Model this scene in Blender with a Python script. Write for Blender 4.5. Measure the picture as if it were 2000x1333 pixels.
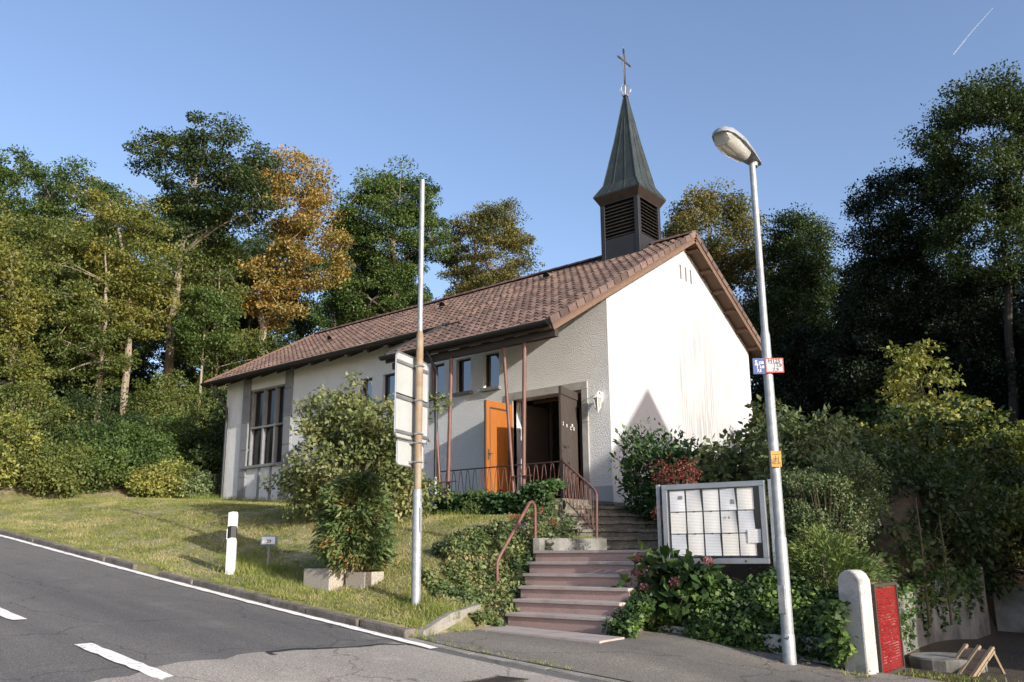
import bpy, math, random
import numpy as np
from mathutils import Matrix, Vector, Euler
for o in list(bpy.data.objects): bpy.data.objects.remove(o)
S = bpy.context.scene
COL = S.collection
R = math.radians
random.seed(7); rng = np.random.default_rng(11)

# ------------------------------------------------------------------ camera, sky, sun, exposure
cd = bpy.data.cameras.new('camera'); cam = bpy.data.objects.new('camera', cd); COL.objects.link(cam); S.camera = cam
yaw, pitch, roll = R(-39.087), R(12.337), R(-0.503)
f_ = Vector((math.sin(yaw)*math.cos(pitch), math.cos(yaw)*math.cos(pitch), math.sin(pitch)))
r_ = Vector((math.cos(yaw), -math.sin(yaw), 0)); u_ = r_.cross(f_)
r2 = r_*math.cos(roll)+u_*math.sin(roll); u2 = -r_*math.sin(roll)+u_*math.cos(roll)
CAM = Vector((9.58, -15.09, -1.05))
cam.matrix_world = Matrix(((r2.x, u2.x, -f_.x, CAM.x), (r2.y, u2.y, -f_.y, CAM.y), (r2.z, u2.z, -f_.z, CAM.z), (0, 0, 0, 1)))
cd.sensor_width = 36; cd.lens = 1630.05/2000*36; cd.shift_x = -2.28/2000; cd.shift_y = 55.97/2000
cd.clip_start = .1; cd.clip_end = 20000
SUN = Vector((1, -.17, .32)).normalized()
W_ = bpy.data.worlds.new('World'); S.world = W_; W_.use_nodes = True
wn = W_.node_tree.nodes; wl = W_.node_tree.links
sky = wn.new('ShaderNodeTexSky'); sky.sky_type = 'NISHITA'; sky.sun_disc = False
sky.sun_elevation = math.asin(SUN.z); sky.sun_rotation = math.atan2(SUN.x, SUN.y)
sky.air_density = 1.0; sky.dust_density = 2.0; sky.ozone_density = 2.6; sky.altitude = 200
tint = wn.new('ShaderNodeMix'); tint.data_type = 'RGBA'; tint.blend_type = 'MULTIPLY'; tint.inputs[0].default_value = 1; tint.inputs[7].default_value = (1.18, 1.06, 1.06, 1)
wl.new(sky.outputs[0], tint.inputs[6]); wl.new(tint.outputs[2], wn['Background'].inputs[0]); wn['Background'].inputs[1].default_value = .15
sd = bpy.data.lights.new('sun', 'SUN'); sun = bpy.data.objects.new('sun', sd); COL.objects.link(sun)
sd.energy = 4.0; sd.angle = R(.5); sd.color = (1, .955, .875)
sun.rotation_euler = SUN.to_track_quat('Z', 'Y').to_euler(); sun.location = (30, -5, 30)
S.view_settings.view_transform = 'Standard'; S.view_settings.look = 'None'
S.view_settings.exposure = .72; S.view_settings.gamma = 1
S.view_settings.use_curve_mapping = False

# ------------------------------------------------------------------ materials
MATS = {}
def nodes(name):
    m = bpy.data.materials.new(name); m.use_nodes = True; MATS[name] = m
    return m, m.node_tree.nodes, m.node_tree.links, m.node_tree.nodes['Principled BSDF']
def ramp(n, stops):
    r = n.new('ShaderNodeValToRGB'); e = r.color_ramp.elements
    while len(e) < len(stops): e.new(.5)
    for k, (p, c) in enumerate(stops):
        e[k].position = p; e[k].color = (*c, 1) if len(c) == 3 else c
    return r
def noise(n, l, vec, scale, detail=4, rough=.6):
    t = n.new('ShaderNodeTexNoise'); t.inputs['Scale'].default_value = scale
    t.inputs['Detail'].default_value = detail; t.inputs['Roughness'].default_value = rough
    l.new(vec, t.inputs['Vector']); return t
def mixc(n, l, fac, a, b, mode='MIX'):
    m = n.new('ShaderNodeMix'); m.data_type = 'RGBA'; m.blend_type = mode
    for sck, v in ((m.inputs[0], fac), (m.inputs[6], a), (m.inputs[7], b)):
        if hasattr(v, 'links') or hasattr(v, 'is_output'): l.new(v, sck)
        elif isinstance(v, (int, float)): sck.default_value = v
        else: sck.default_value = (*v, 1)
    return m.outputs[2]
def M(name, c1, c2=None, scale=6, rough=.8, bump=0, bscale=40, metal=0, fine=0, stretch=(1, 1, 1), grime=None, gscale=1.5, gthr=(.5, .72), island=0, dist=.01):
    """two-tone noise, optional grime patches with a shape of their own, fine speckle and bump"""
    m, n, l, p = nodes(name)
    tc = n.new('ShaderNodeTexCoord'); mp = n.new('ShaderNodeMapping'); mp.inputs['Scale'].default_value = stretch
    l.new(tc.outputs['Object'], mp.inputs[0]); v = mp.outputs[0]
    c2 = c2 or tuple(x*.8 for x in c1)
    t = noise(n, l, v, scale); rp = ramp(n, [(.32, c1), (.68, c2)]); l.new(t.outputs[0], rp.inputs[0]); c = rp.outputs[0]
    if grime:
        g = noise(n, l, v, gscale, 6, .65); gr_ = ramp(n, [(gthr[0], (0, 0, 0)), (gthr[1], (1, 1, 1))]); l.new(g.outputs[0], gr_.inputs[0])
        c = mixc(n, l, gr_.outputs[0], c, grime)
    if fine:
        s_ = noise(n, l, v, bscale*1.7, 2); sr = ramp(n, [(.3, (1-fine,)*3), (.7, (1+fine,)*3)]); l.new(s_.outputs[0], sr.inputs[0])
        c = mixc(n, l, 1.0, c, sr.outputs[0], 'MULTIPLY')
    if island:
        gi = n.new('ShaderNodeNewGeometry'); oi = n.new('ShaderNodeObjectInfo'); ad = n.new('ShaderNodeMath'); ad.operation = 'ADD'
        l.new(gi.outputs['Random Per Island'], ad.inputs[0]); l.new(oi.outputs['Random'], ad.inputs[1])
        fr = n.new('ShaderNodeMath'); fr.operation = 'FRACT'; l.new(ad.outputs[0], fr.inputs[0])
        ir = ramp(n, [(0, (1-island,)*3), (1, (1+island,)*3)]); l.new(fr.outputs[0], ir.inputs[0])
        c = mixc(n, l, 1.0, c, ir.outputs[0], 'MULTIPLY')
    l.new(c, p.inputs['Base Color']); p.inputs['Roughness'].default_value = rough; p.inputs['Metallic'].default_value = metal
    if bump:
        b = noise(n, l, v, bscale, 3); bp = n.new('ShaderNodeBump'); bp.inputs['Strength'].default_value = bump; bp.inputs['Distance'].default_value = dist
        l.new(b.outputs[0], bp.inputs['Height']); l.new(bp.outputs[0], p.inputs['Normal'])
    return m
def LEAF(name, cols, trans=.3, scale=.5, var=.45):
    """leaf: colour per leaf from a ramp, slow change over the crown, some light passing through"""
    m, n, l, p = nodes(name); n.remove(p); out = n['Material Output']
    g = n.new('ShaderNodeNewGeometry'); tc = n.new('ShaderNodeTexCoord')
    t = noise(n, l, tc.outputs['Object'], scale, 3)
    a = n.new('ShaderNodeMath'); a.operation = 'MULTIPLY_ADD'; a.inputs[1].default_value = var; l.new(g.outputs['Random Per Island'], a.inputs[0])
    b = n.new('ShaderNodeMath'); b.operation = 'MULTIPLY_ADD'; b.inputs[1].default_value = 1.9; b.inputs[2].default_value = -.45-var/2; l.new(t.outputs[0], b.inputs[0])
    l.new(b.outputs[0], a.inputs[2])
    k = len(cols); rp = ramp(n, [(i/(k-1), c) for i, c in enumerate(cols)]); l.new(a.outputs[0], rp.inputs[0])
    d = n.new('ShaderNodeBsdfPrincipled'); d.inputs['Roughness'].default_value = .55; d.inputs['Specular IOR Level'].default_value = .35
    tr = n.new('ShaderNodeBsdfTranslucent'); mx = n.new('ShaderNodeMixShader'); mx.inputs[0].default_value = trans
    br = mixc(n, l, 1.0, rp.outputs[0], (1.25, 1.2, .6), 'MULTIPLY')
    l.new(rp.outputs[0], d.inputs['Base Color']); l.new(br, tr.inputs[0])
    l.new(d.outputs[0], mx.inputs[1]); l.new(tr.outputs[0], mx.inputs[2]); l.new(mx.outputs[0], out.inputs[0])
    return m
M('plaster', (.70, .70, .69), (.64, .64, .63), 1.2, .95, 1.0, 36, fine=.06, grime=(.5, .5, .48), gscale=.9, gthr=(.55, .8), dist=.028)
M('plinth', (.42, .43, .44), (.36, .37, .38), 3, .9, .3, 60)
M('concrete', (.40, .39, .36), (.33, .32, .3), 4, .9, .4, 50, fine=.12, grime=(.22, .21, .19), gscale=2.2)
M('concrete_grey', (.21, .215, .22), (.17, .175, .18), 4, .9, .3, 60, fine=.1)
M('concrete_dark', (.24, .23, .205), (.17, .165, .15), 5, .95, .5, 45, fine=.15, grime=(.07, .07, .055), gscale=2.4, gthr=(.42, .7))
M('concrete_dark2', (.30, .28, .245), (.22, .205, .18), 5, .95, .5, 45, fine=.2, grime=(.13, .125, .09), gscale=3, gthr=(.45, .7))
M('concrete_old', (.46, .445, .42), (.36, .35, .325), 5, .95, .6, 45, fine=.15, grime=(.12, .115, .10), gscale=3.0, gthr=(.52, .75))
M('aggregate', (.42, .38, .32), (.22, .20, .17), 70, .9, .8, 70, fine=.3)
M('granite', (.42, .285, .25), (.26, .18, .16), 90, .75, .2, 120, fine=.25, grime=(.2, .17, .14), gscale=2.0, gthr=(.55, .8))
M('granite_top', (.40, .34, .31), (.33, .28, .26), 60, .7, .15, 120, fine=.15, grime=(.22, .19, .16), gscale=3, gthr=(.5, .8))
M('sandstone', (.22, .19, .15), (.14, .125, .10), 7, .95, .9, 22, fine=.2, grime=(.06, .065, .045), gscale=4, gthr=(.45, .7), dist=.03)
M('tile', (.150, .092, .070), (.098, .064, .052), 5, .85, .5, 60, island=.38, grime=(.06, .052, .045), gscale=1.1, gthr=(.5, .75))
M('ridge_tile', (.16, .085, .065), (.11, .06, .05), 5, .8, .4, 50, island=.2)
M('roof_wood', (.16, .09, .055), (.10, .058, .035), 8, .8, .3, 30, stretch=(1, 6, 6))
M('verge_wood', (.17, .105, .07), (.12, .075, .05), 8, .8, .2, 30)
M('dark_wood', (.045, .028, .02), (.03, .02, .015), 6, .7, .3, 40)
M('gutter', (.016, .017, .019), (.024, .025, .027), 5, .55)
M('copper', (.038, .047, .041), (.024, .030, .027), 3, .5, .15, 20, metal=.15, grime=(.06, .072, .062), gscale=2, gthr=(.5, .75))
M('copper_dark', (.024, .022, .021), (.016, .015, .015), 3, .5, metal=.1)
M('copper_brown', (.06, .042, .032), (.04, .03, .024), 4, .5, metal=.4)
M('slat', (.10, .095, .085), (.07, .068, .06), 6, .45, metal=.5)
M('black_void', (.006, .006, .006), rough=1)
M('brass', (.55, .48, .34), (.42, .36, .25), 9, .35, metal=.8)
M('rust_red', (.15, .062, .045), (.11, .05, .038), 12, .55, .15, 60, grime=(.19, .10, .07), gscale=6)
M('rail_dark', (.07, .04, .032), (.05, .03, .026), 12, .6)
M('orange_door', (.36, .125, .024), (.28, .088, .016), 5, .45, stretch=(6, 6, .6))
M('brown_door', (.055, .040, .032), (.036, .027, .022), 6, .75, .3, 30, stretch=(8, 8, .5), grime=(.14, .12, .10), gscale=3, gthr=(.6, .8))
M('interior', (.10, .07, .05), (.075, .052, .038), 3, .8)
M('interior_white', (.35, .32, .28), rough=.9)
M('steel', (.36, .375, .385), (.27, .285, .295), 16, .55, .1, 60, metal=.4, grime=(.21, .22, .22), gscale=6)
M('steel_rust', (.25, .185, .115), (.28, .245, .19), 5, .75, .15, 60, metal=.1, grime=(.20, .12, .06), gscale=4, gthr=(.4, .7))
M('alu', (.42, .43, .45), (.35, .36, .38), 8, .38, metal=.75)
M('alu_back', (.40, .42, .41), (.36, .375, .365), 3, .55, metal=.1, grime=(.31, .32, .30), gscale=1.6, gthr=(.55, .8))
M('white_plastic', (.80, .80, .79), (.72, .72, .70), 5, .45, grime=(.5, .48, .42), gscale=4, gthr=(.62, .85))
M('black_plastic', (.02, .02, .022), rough=.45)
M('reflector', (.75, .76, .76), rough=.15)
M('blue_grey', (.22, .29, .38), (.18, .25, .33), 6, .5)
M('white_paint', (.82, .82, .80), rough=.5)
M('sign_white', (.42, .42, .42), (.36, .36, .36), 20, .5)
M('sign_blue', (.035, .075, .22), rough=.4)
M('sign_red', (.50, .035, .035), rough=.4)
M('black_paint', (.012, .012, .012), rough=.5)
M('yellow_plate', (.55, .28, .02), (.42, .20, .02), 12, .5, grime=(.08, .05, .02), gscale=7, gthr=(.52, .66))
M('board_back', (.012, .016, .028), rough=.8)
M('iron', (.06, .055, .05), (.09, .07, .05), 12, .6, .3, 50, metal=.4)
M('gate_red', (.36, .018, .022), (.27, .015, .018), 10, .45)
M('weathered_wood', (.34, .25, .16), (.25, .18, .115), 7, .85, .4, 40, stretch=(1, 8, 1))
M('soil', (.06, .045, .032), (.04, .03, .022), 6, 1, .6, 30)
M('bark', (.20, .165, .125), (.11, .09, .07), 4, .95, .6, 14, stretch=(1, 1, .25), grime=(.10, .11, .07), gscale=2)
M('bark_pale', (.33, .28, .21), (.22, .18, .135), 3, .95, .5, 14, stretch=(1, 1, .3), grime=(.10, .095, .08), gscale=2.2, gthr=(.55, .7))
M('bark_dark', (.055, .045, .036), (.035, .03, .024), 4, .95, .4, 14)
M('stem', (.09, .075, .04), (.06, .05, .03), 8, .9)
M('kerb_stone', (.17, .15, .13), (.10, .088, .075), 9, .95, .6, 30, fine=.2, grime=(.06, .055, .04), gscale=4)
M('line_white', (.84, .81, .75), (.72, .69, .64), 20, .8, .2, 90, grime=(.22, .21, .20), gscale=16, gthr=(.56, .7))
M('tar', (.022, .022, .024), (.03, .03, .032), 20, .6, .3, 60)
LEAF('leaf_deep', [(.016, .032, .011), (.036, .062, .018), (.08, .11, .03)])
LEAF('leaf_shaded', [(.008, .015, .007), (.016, .028, .011), (.032, .05, .018)], .18)  # near-black leaf colour: shade of the dark wood put into the base colour
LEAF('leaf_green', [(.03, .06, .014), (.065, .11, .025), (.13, .18, .045)])
LEAF('leaf_olive', [(.045, .075, .018), (.10, .13, .03), (.20, .20, .05)])
LEAF('leaf_yellow', [(.06, .09, .02), (.15, .165, .035), (.30, .255, .06)])
LEAF('leaf_orange', [(.05, .08, .02), (.20, .165, .045), (.36, .24, .065), (.46, .29, .09)])
LEAF('leaf_rust', [(.055, .075, .022), (.12, .12, .035), (.22, .165, .05)])
LEAF('leaf_bush', [(.035, .06, .017), (.10, .13, .04), (.20, .215, .08), (.36, .33, .16)], .25, 1.2)
LEAF('leaf_laurel', [(.018, .045, .014), (.035, .08, .022), (.10, .16, .04)], .15, 1.5)
LEAF('leaf_ivy', [(.03, .055, .02), (.08, .12, .04), (.16, .19, .065), (.27, .21, .11)], .2, 2)
LEAF('leaf_ivy_fresh', [(.010, .024, .009), (.028, .058, .016), (.06, .11, .026), (.20, .29, .06)], .25, 2)
LEAF('leaf_thuja', [(.045, .08, .022), (.11, .16, .04), (.24, .28, .08)], .2, 2)
LEAF('leaf_thuja_brown', [(.03, .06, .02), (.06, .10, .03), (.10, .14, .045), (.14, .16, .05), (.34, .12, .035)], .15, 3.2)
LEAF('leaf_fine', [(.05, .085, .035), (.12, .16, .065), (.22, .26, .11)], .25, 1.5)
LEAF('leaf_red', [(.10, .025, .025), (.22, .06, .05), (.32, .12, .09)], .3, 3)
LEAF('leaf_hazel', [(.06, .09, .02), (.18, .20, .045), (.40, .37, .10)], .3, 1.1)
LEAF('petal_red', [(.55, .03, .02), (.75, .07, .05), (.8, .25, .2)], .3, 9)
LEAF('petal_pink', [(.16, .06, .07), (.26, .11, .12), (.34, .2, .19)], .3, 9)
LEAF('grass_blade', [(.09, .13, .025), (.18, .21, .05), (.32, .30, .11), (.50, .42, .25)], .3, 1.3, .6)
LEAF('grass_tall', [(.09, .15, .02), (.20, .24, .05), (.34, .33, .11)], .3, 1, .5)
LEAF('dead_leaf', [(.20, .12, .05), (.32, .2, .09), (.4, .3, .16)], .1, 3)

def special_mats():
    # ground: turf, dry patches, forest floor away from the lawn
    m, n, l, p = nodes('turf'); tc = n.new('ShaderNodeTexCoord'); v = tc.outputs['Object']
    t = noise(n, l, v, 1.1, 6, .7); rp = ramp(n, [(.3, (.10, .12, .035)), (.5, (.21, .19, .08)), (.68, (.38, .32, .20))]); l.new(t.outputs[0], rp.inputs[0])
    t2 = noise(n, l, v, 9, 5, .7); r2_ = ramp(n, [(.3, (.6, .6, .6)), (.7, (1.25, 1.25, 1.25))]); l.new(t2.outputs[0], r2_.inputs[0])
    c = mixc(n, l, 1.0, rp.outputs[0], r2_.outputs[0], 'MULTIPLY')
    at = n.new('ShaderNodeAttribute'); at.attribute_name = 'wood'
    c = mixc(n, l, at.outputs['Fac'], c, (.05, .036, .02)); l.new(c, p.inputs['Base Color']); p.inputs['Roughness'].default_value = 1
    bp = n.new('ShaderNodeBump'); bp.inputs['Strength'].default_value = .8; bp.inputs['Distance'].default_value = .05; l.new(t2.outputs[0], bp.inputs['Height']); l.new(bp.outputs[0], p.inputs['Normal'])
    # asphalts
    for nm, base, spots, pat in (('asphalt', (.150, .140, .126), .6, (.095, .091, .086)), ('asphalt_light', (.37, .33, .28), .6, (.27, .245, .21)), ('asphalt_court', (.22, .195, .16), .6, (.125, .113, .097))):
        m, n, l, p = nodes(nm); tc = n.new('ShaderNodeTexCoord'); mp = n.new('ShaderNodeMapping'); mp.inputs['Scale'].default_value = (.09, 1.15, 1)
        l.new(tc.outputs['Object'], mp.inputs[0]); v = tc.outputs['Object']
        t = noise(n, l, mp.outputs[0], .9, 5, .6); rp = ramp(n, [(.35, base), (.65, pat)]); l.new(t.outputs[0], rp.inputs[0])
        sp = noise(n, l, v, 75, 2, .7); sr = ramp(n, [(.3, (1-spots,)*3), (.55, (1, 1, 1)), (.72, (1+spots*1.6,)*3)]); l.new(sp.outputs[0], sr.inputs[0])
        c = mixc(n, l, 1.0, rp.outputs[0], sr.outputs[0], 'MULTIPLY')
        g = noise(n, l, v, 1.6, 7, .7); gr_ = ramp(n, [(.56, (0, 0, 0)), (.74, (.45, .45, .45))]); l.new(g.outputs[0], gr_.inputs[0]); c = mixc(n, l, gr_.outputs[0], c, tuple(x*1.5 for x in base))
        # hairline cracks
        vo = n.new('ShaderNodeTexVoronoi'); vo.feature = 'DISTANCE_TO_EDGE'; vo.inputs['Scale'].default_value = .55
        wv = noise(n, l, v, 2.2, 4); ad = n.new('ShaderNodeVectorMath'); ad.operation = 'MULTIPLY_ADD'; ad.inputs[1].default_value = (.5, .5, .5)
        l.new(wv.outputs['Color'], ad.inputs[0]); l.new(v, ad.inputs[2]); l.new(ad.outputs[0], vo.inputs['Vector'])
        cr = ramp(n, [(0, (.4,)*3), (.009, (1, 1, 1))]); l.new(vo.outputs['Distance'], cr.inputs[0]); c = mixc(n, l, 1.0, c, cr.outputs[0], 'MULTIPLY')
        l.new(c, p.inputs['Base Color']); p.inputs['Roughness'].default_value = .82
        bp = n.new('ShaderNodeBump'); bp.inputs['Strength'].default_value = .6; bp.inputs['Distance'].default_value = .008; l.new(sp.outputs[0], bp.inputs['Height']); l.new(bp.outputs[0], p.inputs['Normal'])
    # gable plaster with rain streaks below the vents
    m, n, l, p = nodes('gable_plaster'); tc = n.new('ShaderNodeTexCoord'); v = tc.outputs['Object']
    sx = n.new('ShaderNodeSeparateXYZ'); l.new(v, sx.inputs[0])
    mp = n.new('ShaderNodeMapping'); mp.inputs['Scale'].default_value = (1, 14, .3); l.new(v, mp.inputs[0])
    st = noise(n, l, mp.outputs[0], 1.4, 5, .7); sr = ramp(n, [(.42, (0, 0, 0)), (.62, (1, 1, 1))]); l.new(st.outputs[0], sr.inputs[0])
    def rmp(src, a, b, c_, d):
        r = ramp(n, [(0, (0, 0, 0)), (.33, (1, 1, 1)), (.66, (1, 1, 1)), (1, (0, 0, 0))]); e = r.color_ramp.elements
        mr = n.new('ShaderNodeMapRange'); mr.inputs[1].default_value = a; mr.inputs[2].default_value = d; l.new(src, mr.inputs[0]); l.new(mr.outputs[0], r.inputs[0])
        e[1].position = (b-a)/(d-a); e[2].position = (c_-a)/(d-a); return r.outputs[0]
    my = rmp(sx.outputs[1], 2.2, 3.6, 5.0, 7.3); mz = rmp(sx.outputs[2], .6, 1.4, 4.6, 5.9)
    wid = noise(n, l, v, .7, 3)
    k = mixc(n, l, 1.0, my, mz, 'MULTIPLY'); k = mixc(n, l, 1.0, k, sr.outputs[0], 'MULTIPLY'); k = mixc(n, l, 1.0, k, wid.outputs[0], 'MULTIPLY'); k = mixc(n, l, 1.0, k, (1.5, 1.5, 1.5), 'MULTIPLY')
    c = mixc(n, l, k, (.45, .45, .45), (.21, .20, .18)); l.new(c, p.inputs['Base Color']); p.inputs['Roughness'].default_value = .95
    b = noise(n, l, v, 26, 3); bp = n.new('ShaderNodeBump'); bp.inputs['Strength'].default_value = .5; bp.inputs['Distance'].default_value = .02; l.new(b.outputs[0], bp.inputs['Height']); l.new(bp.outputs[0], p.inputs['Normal'])
    # window glass over a dark room
    for nm, col, rg in (('glass', (.015, .025, .06), .05), ('glass_dark', (.012, .012, .012), .12), ('lens', (.35, .33, .28), .2)):
        m, n, l, p = nodes(nm); p.inputs['Base Color'].default_value = (*col, 1); p.inputs['Roughness'].default_value = rg; p.inputs['IOR'].default_value = 2.6 if nm == 'glass' else 1.5
        tc = n.new('ShaderNodeTexCoord'); t = noise(n, l, tc.outputs['Object'], 3, 2); bp = n.new('ShaderNodeBump'); bp.inputs['Strength'].default_value = .04; l.new(t.outputs[0], bp.inputs['Height']); l.new(bp.outputs[0], p.inputs['Normal'])
    m, n, l, p = nodes('clear'); p.inputs['Base Color'].default_value = (.95, .96, .96, 1); p.inputs['Transmission Weight'].default_value = 1; p.inputs['Roughness'].default_value = .12; p.inputs['IOR'].default_value = 1.3
    m, n, l, p = nodes('bowl'); p.inputs['Base Color'].default_value = (.62, .60, .54, 1); p.inputs['Transmission Weight'].default_value = .55; p.inputs['Roughness'].default_value = .3; p.inputs['IOR'].default_value = 1.2
    # printed notices: rows of grey text on paper
    m, n, l, p = nodes('paper'); tc = n.new('ShaderNodeTexCoord'); oi = n.new('ShaderNodeObjectInfo')
    sx = n.new('ShaderNodeSeparateXYZ'); l.new(tc.outputs['Object'], sx.inputs[0])
    wv = n.new('ShaderNodeMath'); wv.operation = 'MULTIPLY'; wv.inputs[1].default_value = 2*math.pi/.019; l.new(sx.outputs[2], wv.inputs[0])
    sn = n.new('ShaderNodeMath'); sn.operation = 'SINE'; l.new(wv.outputs[0], sn.inputs[0])
    mp = n.new('ShaderNodeMapping'); mp.inputs['Scale'].default_value = (22, 22, 30); l.new(tc.outputs['Object'], mp.inputs[0])
    cb = n.new('ShaderNodeCombineXYZ'); l.new(oi.outputs['Random'], cb.inputs[1]); sc_ = n.new('ShaderNodeVectorMath'); sc_.operation = 'SCALE'; sc_.inputs['Scale'].default_value = 50; l.new(cb.outputs[0], sc_.inputs[0]); l.new(sc_.outputs[0], mp.inputs['Location'])
    t = noise(n, l, mp.outputs[0], 1.0, 2); mu = n.new('ShaderNodeMath'); mu.operation = 'MULTIPLY'; l.new(sn.outputs[0], mu.inputs[0]); l.new(t.outputs[0], mu.inputs[1])
    rp = ramp(n, [(.1, (0, 0, 0)), (.3, (1, 1, 1))]); l.new(mu.outputs[0], rp.inputs[0])
    bg = noise(n, l, tc.outputs['Object'], 14, 2); l.new(sc_.outputs[0], bg.inputs['Vector']) if False else None
    tn = ramp(n, [(0, (.92, .95, 1)), (.5, (1, 1, 1)), (1, (1, .97, .9))]); l.new(oi.outputs['Random'], tn.inputs[0]); c = mixc(n, l, rp.outputs[0], (.80, .80, .80), (.52, .53, .55)); c = mixc(n, l, 1.0, c, tn.outputs[0], 'MULTIPLY'); l.new(c, p.inputs['Base Color']); p.inputs['Roughness'].default_value = .6
    m, n, l, p = nodes('lamp_glow'); p.inputs['Emission Color'].default_value = (1, .75, .4, 1); p.inputs['Emission Strength'].default_value = 9
    m, n, l, p = nodes('vapour'); out = n['Material Output']; tr = n.new('ShaderNodeBsdfTransparent'); mx = n.new('ShaderNodeMixShader'); mx.inputs[0].default_value = .13
    p.inputs['Base Color'].default_value = (.9, .9, .9, 1); p.inputs['Roughness'].default_value = 1; l.new(tr.outputs[0], mx.inputs[1]); l.new(p.outputs[0], mx.inputs[2]); l.new(mx.outputs[0], out.inputs[0])
special_mats()

# ------------------------------------------------------------------ mesh helpers
class MB:
    def __init__(s): s.v = []; s.f = []
    def add(s, vs, fs):
        o = len(s.v); s.v += [tuple(v) for v in vs]; s.f += [tuple(i+o for i in f) for f in fs]; return s
    def box(s, a, b, taper=0):
        (x0, y0, z0), (x1, y1, z1) = a, b; t = taper
        vs = [(x0, y0, z0), (x1, y0, z0), (x1, y1, z0), (x0, y1, z0), (x0+t, y0+t, z1), (x1-t, y0+t, z1), (x1-t, y1-t, z1), (x0+t, y1-t, z1)]
        return s.add(vs, [(3, 2, 1, 0), (4, 5, 6, 7), (0, 1, 5, 4), (1, 2, 6, 5), (2, 3, 7, 6), (3, 0, 4, 7)])
    def obox(s, o, ax, ay, az, a, b):
        """box in a frame: origin o, axes ax ay az"""
        o = Vector(o); ax, ay, az = Vector(ax), Vector(ay), Vector(az); t = MB().box(a, b)
        return s.add([o+ax*x+ay*y+az*z for x, y, z in t.v], t.f)
    def tube(s, pts, rad, n=8, cap=True, closed=False):
        pts = [Vector(p) for p in pts]; k = len(pts); rad = rad if isinstance(rad, (list, tuple)) else [rad]*k
        vs = []; fs = []; prev = None
        for i, p in enumerate(pts):
            a = pts[(i-1) % k] if (i > 0 or closed) else p; b = pts[(i+1) % k] if (i < k-1 or closed) else p
            d = (b-a).normalized()
            if prev is None: x = d.orthogonal().normalized()
            else:
                x = prev-d*prev.dot(d); x = x.normalized() if x.length > 1e-6 else d.orthogonal().normalized()
            prev = x; y = d.cross(x)
            for j in range(n):
                t = 2*math.pi*j/n; vs.append(p+(x*math.cos(t)+y*math.sin(t))*rad[i])
        for i in range(k if closed else k-1):
            for j in range(n):
                a, b = i*n+j, i*n+(j+1) % n; c, d_ = ((i+1) % k)*n+(j+1) % n, ((i+1) % k)*n+j
                fs.append((a, b, c, d_))
        if cap and not closed: fs += [tuple(range(n))[::-1], tuple(range((k-1)*n, k*n))]
        return s.add(vs, fs)
    def prism(s, poly, d):
        """planar polygon (3D pts) extruded by vector d"""
        n = len(poly); d = Vector(d); vs = [Vector(p) for p in poly]; vs += [v+d for v in vs]
        return s.add(vs, [tuple(range(n))[::-1], tuple(range(n, 2*n))]+[(i, (i+1) % n, n+(i+1) % n, n+i) for i in range(n)])
    def build(s, name, mat, parent=None, smooth=False, bevel=0, loc=None):
        me = bpy.data.meshes.new(name); me.from_pydata(s.v, [], s.f); me.update()
        me.materials.append(MATS[mat]); o = bpy.data.objects.new(name, me); COL.objects.link(o)
        if parent: o.parent = parent
        if loc: o.location = loc
        if smooth:
            me.polygons.foreach_set('use_smooth', [True]*len(me.polygons))
            me.set_sharp_from_angle(angle=R(40))
        if bevel:
            b = o.modifiers.new('bevel', 'BEVEL'); b.width = bevel; b.segments = 2; b.limit_method = 'ANGLE'
        return o
def np_mesh(name, V, nper, mat, parent=None):
    """V (N*nper,3): N separate faces of nper corners"""
    N = len(V)//nper; me = bpy.data.meshes.new(name); me.vertices.add(len(V)); me.vertices.foreach_set('co', np.asarray(V, np.float32).ravel())
    me.loops.add(N*nper); me.loops.foreach_set('vertex_index', np.arange(N*nper, dtype=np.int32))
    me.polygons.add(N); me.polygons.foreach_set('loop_start', np.arange(0, N*nper, nper, dtype=np.int32)); me.polygons.foreach_set('loop_total', np.full(N, nper, np.int32))
    me.update(calc_edges=True); me.materials.append(MATS[mat]); o = bpy.data.objects.new(name, me); COL.objects.link(o)
    if parent: o.parent = parent
    return o
def empty(name, loc, label, cat, group=None, rz=0):
    o = bpy.data.objects.new(name, None); COL.objects.link(o); o.location = loc; o.rotation_euler = (0, 0, rz); o.empty_display_size = .3
    return tag(o, label, cat, group)
def tag(o, label=None, cat=None, group=None, kind=None):
    if label: o['label'] = label
    if cat: o['category'] = cat
    if group: o['group'] = group
    if kind: o['kind'] = kind
    return o
def copy_tree(o, parent=None):
    c = o.copy(); COL.objects.link(c); c.parent = parent
    for ch in list(o.children): copy_tree(ch, c)
    return c
def text(s, size, mat, parent, origin, xdir, zdir, name='lettering', align='CENTER', depth=.0008):
    """flat lettering as a mesh: origin at its centre, reading along xdir, upright along zdir"""
    cu = bpy.data.curves.new('t', 'FONT'); cu.body = s; cu.size = size; cu.extrude = depth; cu.align_x = align; cu.align_y = 'CENTER'; cu.resolution_u = 3; cu.offset = size*.018
    t = bpy.data.objects.new('t', cu); me = bpy.data.meshes.new_from_object(t); bpy.data.objects.remove(t); bpy.data.curves.remove(cu)
    me.name = name; me.materials.clear(); me.materials.append(MATS[mat]); o = bpy.data.objects.new(name, me); COL.objects.link(o); o.parent = parent
    x = Vector(xdir).normalized(); z = Vector(zdir).normalized(); nn = x.cross(z)
    o.matrix_local = Matrix(((x.x, z.x, nn.x, origin[0]), (x.y, z.y, nn.y, origin[1]), (x.z, z.z, nn.z, origin[2]), (0, 0, 0, 1)))
    return o
def sstep(a, b, x):
    t = np.clip((x-a)/(b-a), 0, 1); return t*t*(3-2*t)

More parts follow.
